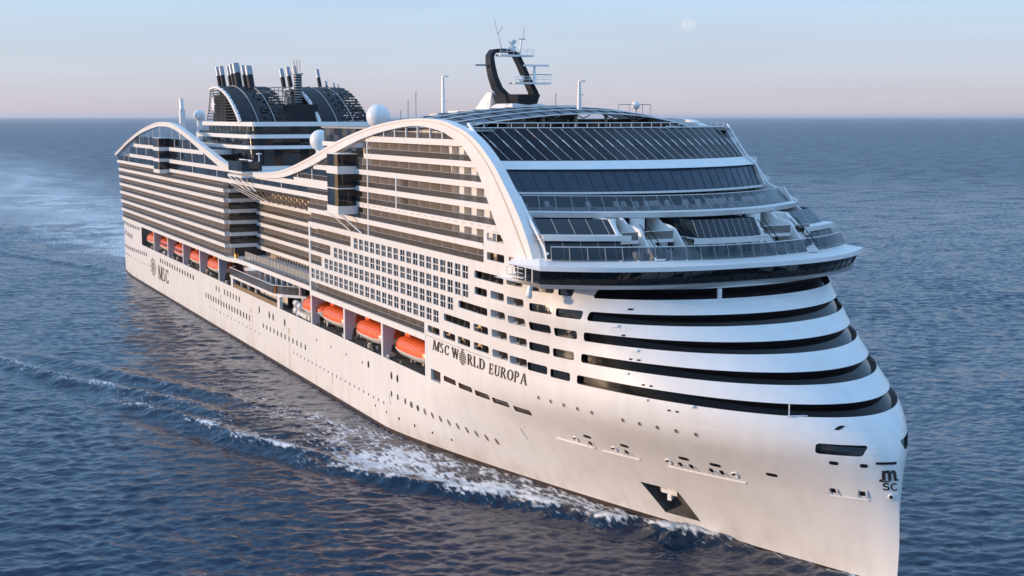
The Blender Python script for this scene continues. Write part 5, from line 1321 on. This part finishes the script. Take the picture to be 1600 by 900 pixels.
for pl_, hgt, wd, fo in CR:
    d, t, sd = seg_dist(NX+(n3-.5)*5, NYY+(n1-.5)*3, pl_); out_ = np.where(sd > 0, 1, -1)
    if np.mean(out_[(NYY < -140)]) < 0: out_ = -out_
    u = d*out_; env = np.clip(t*6, 0, 1)*np.clip((1-t)*4, 0, 1)
    nh += hgt*env*(np.exp(-(u/wd)**2)-.55*np.exp(-((u-wd*1.9)/(wd*1.3))**2)-.3*np.exp(-((u+wd*2.2)/(wd*1.6))**2))*(.55+.9*n1)
    f = np.interp(t, [0, .45, 1], fo)*np.clip((fbm(NX*.12, NYY*.12, 55)-.33)*3.2, .15, 1)
    nf = np.maximum(nf, f*np.clip((1-t)*5, 0, 1)*np.exp(-(np.where(u > 0, u/1.1, u/3.2))**2)*np.clip((n1+.7*n2+.5*n3-.62)*2.3, 0, 1))
# churned water between the bow crest and the side, thinning aft
d, t, sd = seg_dist(NX, NYY, [(322, -3.4), (308, -7), (297, -12.2), (285, -17.5), (272, -21.5), (258, -26.5), (243, -30.5), (225, -33.5), (205, -36), (180, -40)])
f = np.interp(t, [0, .2, .35, .6, .8, 1], [.5, .62, .8, .85, .42, .0])*np.exp(-(d/np.interp(t, [0, .35, .7, 1], [1.1, 3.4, 5.6, 4.5]))**2)
nf = np.maximum(nf, f*np.clip((.75*n1+.8*n2+.6*n3-.80)*2.6, 0, 1))
nh += .35*np.exp(-(d/6)**2)*(n2-.5)*np.clip(1.2-t, 0, 1)
d, t, sd = seg_dist(NX, NYY, [(334, 0), (318, -4.6), (305, -8.4), (290, -13.4), (275, -18.6), (262, -22)])
nf = np.maximum(nf, .5*np.exp(-(d/1.0)**2)*np.clip((n2+n1-.85)*3, 0, 1)); nh += .5*np.exp(-((d-1.0)/1.6)**2)*np.clip(1-t, 0, 1)
# the broad white patch where the bow wave folds over
d, t, sd = seg_dist(NX+(n3-.5)*4, NYY+(n2-.5)*2, [(292, -17.2), (284, -20.3), (275, -24), (264, -28.8), (254, -32.5), (246, -34.5)])
f = np.interp(t, [0, .15, .5, .8, 1], [.3, .8, 1.0, .85, .2])*np.exp(-(d/np.interp(t, [0, .3, .7, 1], [1.4, 3.2, 4.6, 2.5]))**4)
nf = np.maximum(nf, f*np.clip((.6*n1+.9*n2+.5*n3-.5)*1.9, .0, 1))
d, t, sd = seg_dist(NX+(n3-.5)*3, NYY+(n2-.5)*2, [(246, -40), (240, -42.5), (233, -44.5)])
nf = np.maximum(nf, .95*np.exp(-(d/2.4)**4)*np.clip((.6*n1+.9*n2-.45)*1.9, 0, 1))
# long pale wake astern
wx = np.clip(-(NX-5)/60, 0, 1); wy = np.exp(-((NYY+8+NX*.02)/(24+np.clip(-NX, 0, 900)*.10))**2)
nf = np.maximum(nf, .6*wx*wy*np.clip((n1*.5+n3*1.2-.5)*2, 0, 1))
HZ[near] += nh; FOAM[near] = nf
far = RR > 650; wx = np.clip(-(PX-5)/60, 0, 1)*np.clip((PX+2600)/1800, 0, 1); wy = np.exp(-((PY+8+PX*.02)/(30+np.clip(-PX, 0, 2500)*.08))**2)
FOAM = np.maximum(FOAM, np.where(far, .52*wx*wy*(.5+.8*fbm(PX*.012, PY*.05, 77)), 0))
HZ[RR > 4000] *= 0
nr, na_ = PX.shape; verts = np.stack([PX, PY, HZ], -1).reshape(-1, 3)
i0 = (np.arange(nr-1)[:, None]*na_+np.arange(na_-1)[None, :]).reshape(-1)
quads = np.stack([i0, i0+na_, i0+na_+1, i0+1], -1)
wrap = (np.arange(nr-1)*na_+na_-1); quads = np.concatenate([quads, np.stack([wrap, wrap+na_, wrap-na_+1+na_, wrap-na_+1], -1)])
ctr = len(verts); verts = np.concatenate([verts, [[C0[0], C0[1], 0]]])
tri = np.stack([np.full(na_, ctr), np.arange(na_), (np.arange(na_)+1) % na_], -1)
me = bpy.data.meshes.new('sea'); nq, ntr = len(quads), len(tri)
me.vertices.add(len(verts)); me.vertices.foreach_set('co', verts.astype(np.float32).ravel())
me.loops.add(nq*4+ntr*3); me.loops.foreach_set('vertex_index', np.concatenate([quads.ravel(), tri.ravel()]).astype(np.int32))
me.polygons.add(nq+ntr); me.polygons.foreach_set('loop_start', np.concatenate([np.arange(nq)*4, nq*4+np.arange(ntr)*3]).astype(np.int32))
me.update(calc_edges=True); me.polygons.foreach_set('use_smooth', np.ones(nq+ntr, bool))
af = me.attributes.new('fine', 'FLOAT', 'POINT'); af.data.foreach_set('value', np.concatenate([np.clip((RR-140)/1100, 0, 1).ravel()**.8, [0]]).astype(np.float32))
at = me.attributes.new('foam', 'FLOAT', 'POINT'); at.data.foreach_set('value', np.concatenate([FOAM.ravel(), [0]]).astype(np.float32))
seam = bpy.data.objects.new('sea', me); COL.objects.link(seam); seam['kind'] = 'structure'
m = bpy.data.materials.new('sea_water'); m.use_nodes = True; t = m.node_tree; b = t.nodes['Principled BSDF']; o = t.nodes['Material Output']
b.inputs['Base Color'].default_value = (0.003, 0.018, 0.046, 1); b.inputs['Roughness'].default_value = 0.07; b.inputs['IOR'].default_value = 1.333
tc = t.nodes.new('ShaderNodeTexCoord')
def noise_(scale, det, stretch, rot):
    mp_ = t.nodes.new('ShaderNodeMapping'); mp_.inputs['Scale'].default_value = stretch; mp_.inputs['Rotation'].default_value = (0, 0, rot)
    n = t.nodes.new('ShaderNodeTexNoise'); n.inputs['Scale'].default_value = scale; n.inputs['Detail'].default_value = det
    t.links.new(tc.outputs['Object'], mp_.inputs[0]); t.links.new(mp_.outputs[0], n.inputs['Vector']); return n
na1 = noise_(0.75, 5, (1.0, 0.5, 1), R(63)); na2 = noise_(0.16, 3, (1.0, .5, 1), R(63))
s1 = t.nodes.new('ShaderNodeMath'); s1.operation = 'MULTIPLY_ADD'; s1.inputs[1].default_value = 1.4
t.links.new(na2.outputs['Fac'], s1.inputs[0]); t.links.new(na1.outputs['Fac'], s1.inputs[2])
bp = t.nodes.new('ShaderNodeBump'); bp.inputs['Strength'].default_value = 0.42; bp.inputs['Distance'].default_value = 0.5
t.links.new(s1.outputs[0], bp.inputs['Height'])
# chop too fine for the mesh: slopes taken straight from noise, so that they hold at any distance
def slopes(n, k):
    c = t.nodes.new('ShaderNodeVectorMath'); c.operation = 'SUBTRACT'; c.inputs[1].default_value = (.5, .5, .5)
    t.links.new(n.outputs['Color'], c.inputs[0]); q = t.nodes.new('ShaderNodeVectorMath'); q.operation = 'MULTIPLY'; q.inputs[1].default_value = (k, k, 0)
    t.links.new(c.outputs[0], q.inputs[0]); return q
fa = t.nodes.new('ShaderNodeAttribute'); fa.attribute_name = 'fine'; fm = t.nodes.new('ShaderNodeMapRange'); fm.inputs['To Min'].default_value = .3; fm.inputs['To Max'].default_value = 3.2; t.links.new(fa.outputs['Fac'], fm.inputs['Value'])
fr_ = t.nodes.new('ShaderNodeMapRange'); fr_.inputs['To Min'].default_value = .06; fr_.inputs['To Max'].default_value = .34; t.links.new(fa.outputs['Fac'], fr_.inputs['Value']); t.links.new(fr_.outputs[0], b.inputs['Roughness'])
sa, sb_ = slopes(noise_(0.9, 4, (1.0, .5, 1), R(63)), 0.75), slopes(noise_(0.08, 6, (1.0, .45, 1), R(63)), 0.45)
v1 = t.nodes.new('ShaderNodeVectorMath'); v1.operation = 'ADD'; t.links.new(sa.outputs[0], v1.inputs[0]); t.links.new(sb_.outputs[0], v1.inputs[1])
vq = t.nodes.new('ShaderNodeVectorMath'); vq.operation = 'SCALE'; t.links.new(v1.outputs[0], vq.inputs[0]); t.links.new(fm.outputs[0], vq.inputs['Scale'])
v2 = t.nodes.new('ShaderNodeVectorMath'); v2.operation = 'ADD'; t.links.new(vq.outputs[0], v2.inputs[0]); t.links.new(bp.outputs[0], v2.inputs[1])
v3 = t.nodes.new('ShaderNodeVectorMath'); v3.operation = 'NORMALIZE'; t.links.new(v2.outputs[0], v3.inputs[0]); t.links.new(v3.outputs[0], b.inputs['Normal'])
fo_ = t.nodes.new('ShaderNodeAttribute'); fo_.attribute_name = 'foam'
nf1 = noise_(1.6, 8, (.42, 1.3, 1), R(-14))
sb = t.nodes.new('ShaderNodeMath'); sb.operation = 'SUBTRACT'; sb.inputs[0].default_value = 1.0; t.links.new(fo_.outputs['Fac'], sb.inputs[1])
mr_ = t.nodes.new('ShaderNodeMapRange'); mr_.interpolation_type = 'SMOOTHSTEP'; mr_.inputs['From Min'].default_value = -0.30; mr_.inputs['From Max'].default_value = 0.28
df = t.nodes.new('ShaderNodeMath'); df.operation = 'SUBTRACT'; ns_ = t.nodes.new('ShaderNodeMapRange'); ns_.inputs['From Min'].default_value = .25; ns_.inputs['From Max'].default_value = .75
t.links.new(nf1.outputs['Fac'], ns_.inputs['Value']); t.links.new(ns_.outputs[0], df.inputs[0]); t.links.new(sb.outputs[0], df.inputs[1]); t.links.new(df.outputs[0], mr_.inputs['Value'])
gt = t.nodes.new('ShaderNodeMath'); gt.operation = 'MINIMUM'; mg = t.nodes.new('ShaderNodeMath'); mg.operation = 'MULTIPLY'; mg.inputs[1].default_value = 8
t.links.new(fo_.outputs['Fac'], mg.inputs[0]); t.links.new(mr_.outputs[0], gt.inputs[0]); t.links.new(mg.outputs[0], gt.inputs[1])
fb = t.nodes.new('ShaderNodeBsdfDiffuse'); fb.inputs['Color'].default_value = (.74, .76, .78, 1); t.links.new(bp.outputs[0], fb.inputs['Normal'])
mx = t.nodes.new('ShaderNodeMixShader'); t.links.new(gt.outputs[0], mx.inputs[0]); t.links.new(b.outputs[0], mx.inputs[1]); t.links.new(fb.outputs[0], mx.inputs[2]); t.links.new(mx.outputs[0], o.inputs[0])
me.materials.append(m)

# ------------------------------------------------------------------ air: thin even haze over the sea
mb = MB(); mb.box(-66000, 66000, -66000, 66000, -3.5, 90, 'white'); hz = mb.build('haze'); hz['kind'] = 'stuff'
m = bpy.data.materials.new('haze_air'); m.use_nodes = True; t = m.node_tree; t.nodes.remove(t.nodes['Principled BSDF'])
pv = t.nodes.new('ShaderNodeVolumePrincipled'); pv.inputs['Color'].default_value = (.84, .90, 1, 1); pv.inputs['Density'].default_value = 0.00003; pv.inputs['Anisotropy'].default_value = 0.3
t.links.new(pv.outputs[0], t.nodes['Material Output'].inputs['Volume']); hz.data.materials.clear(); hz.data.materials.append(m)
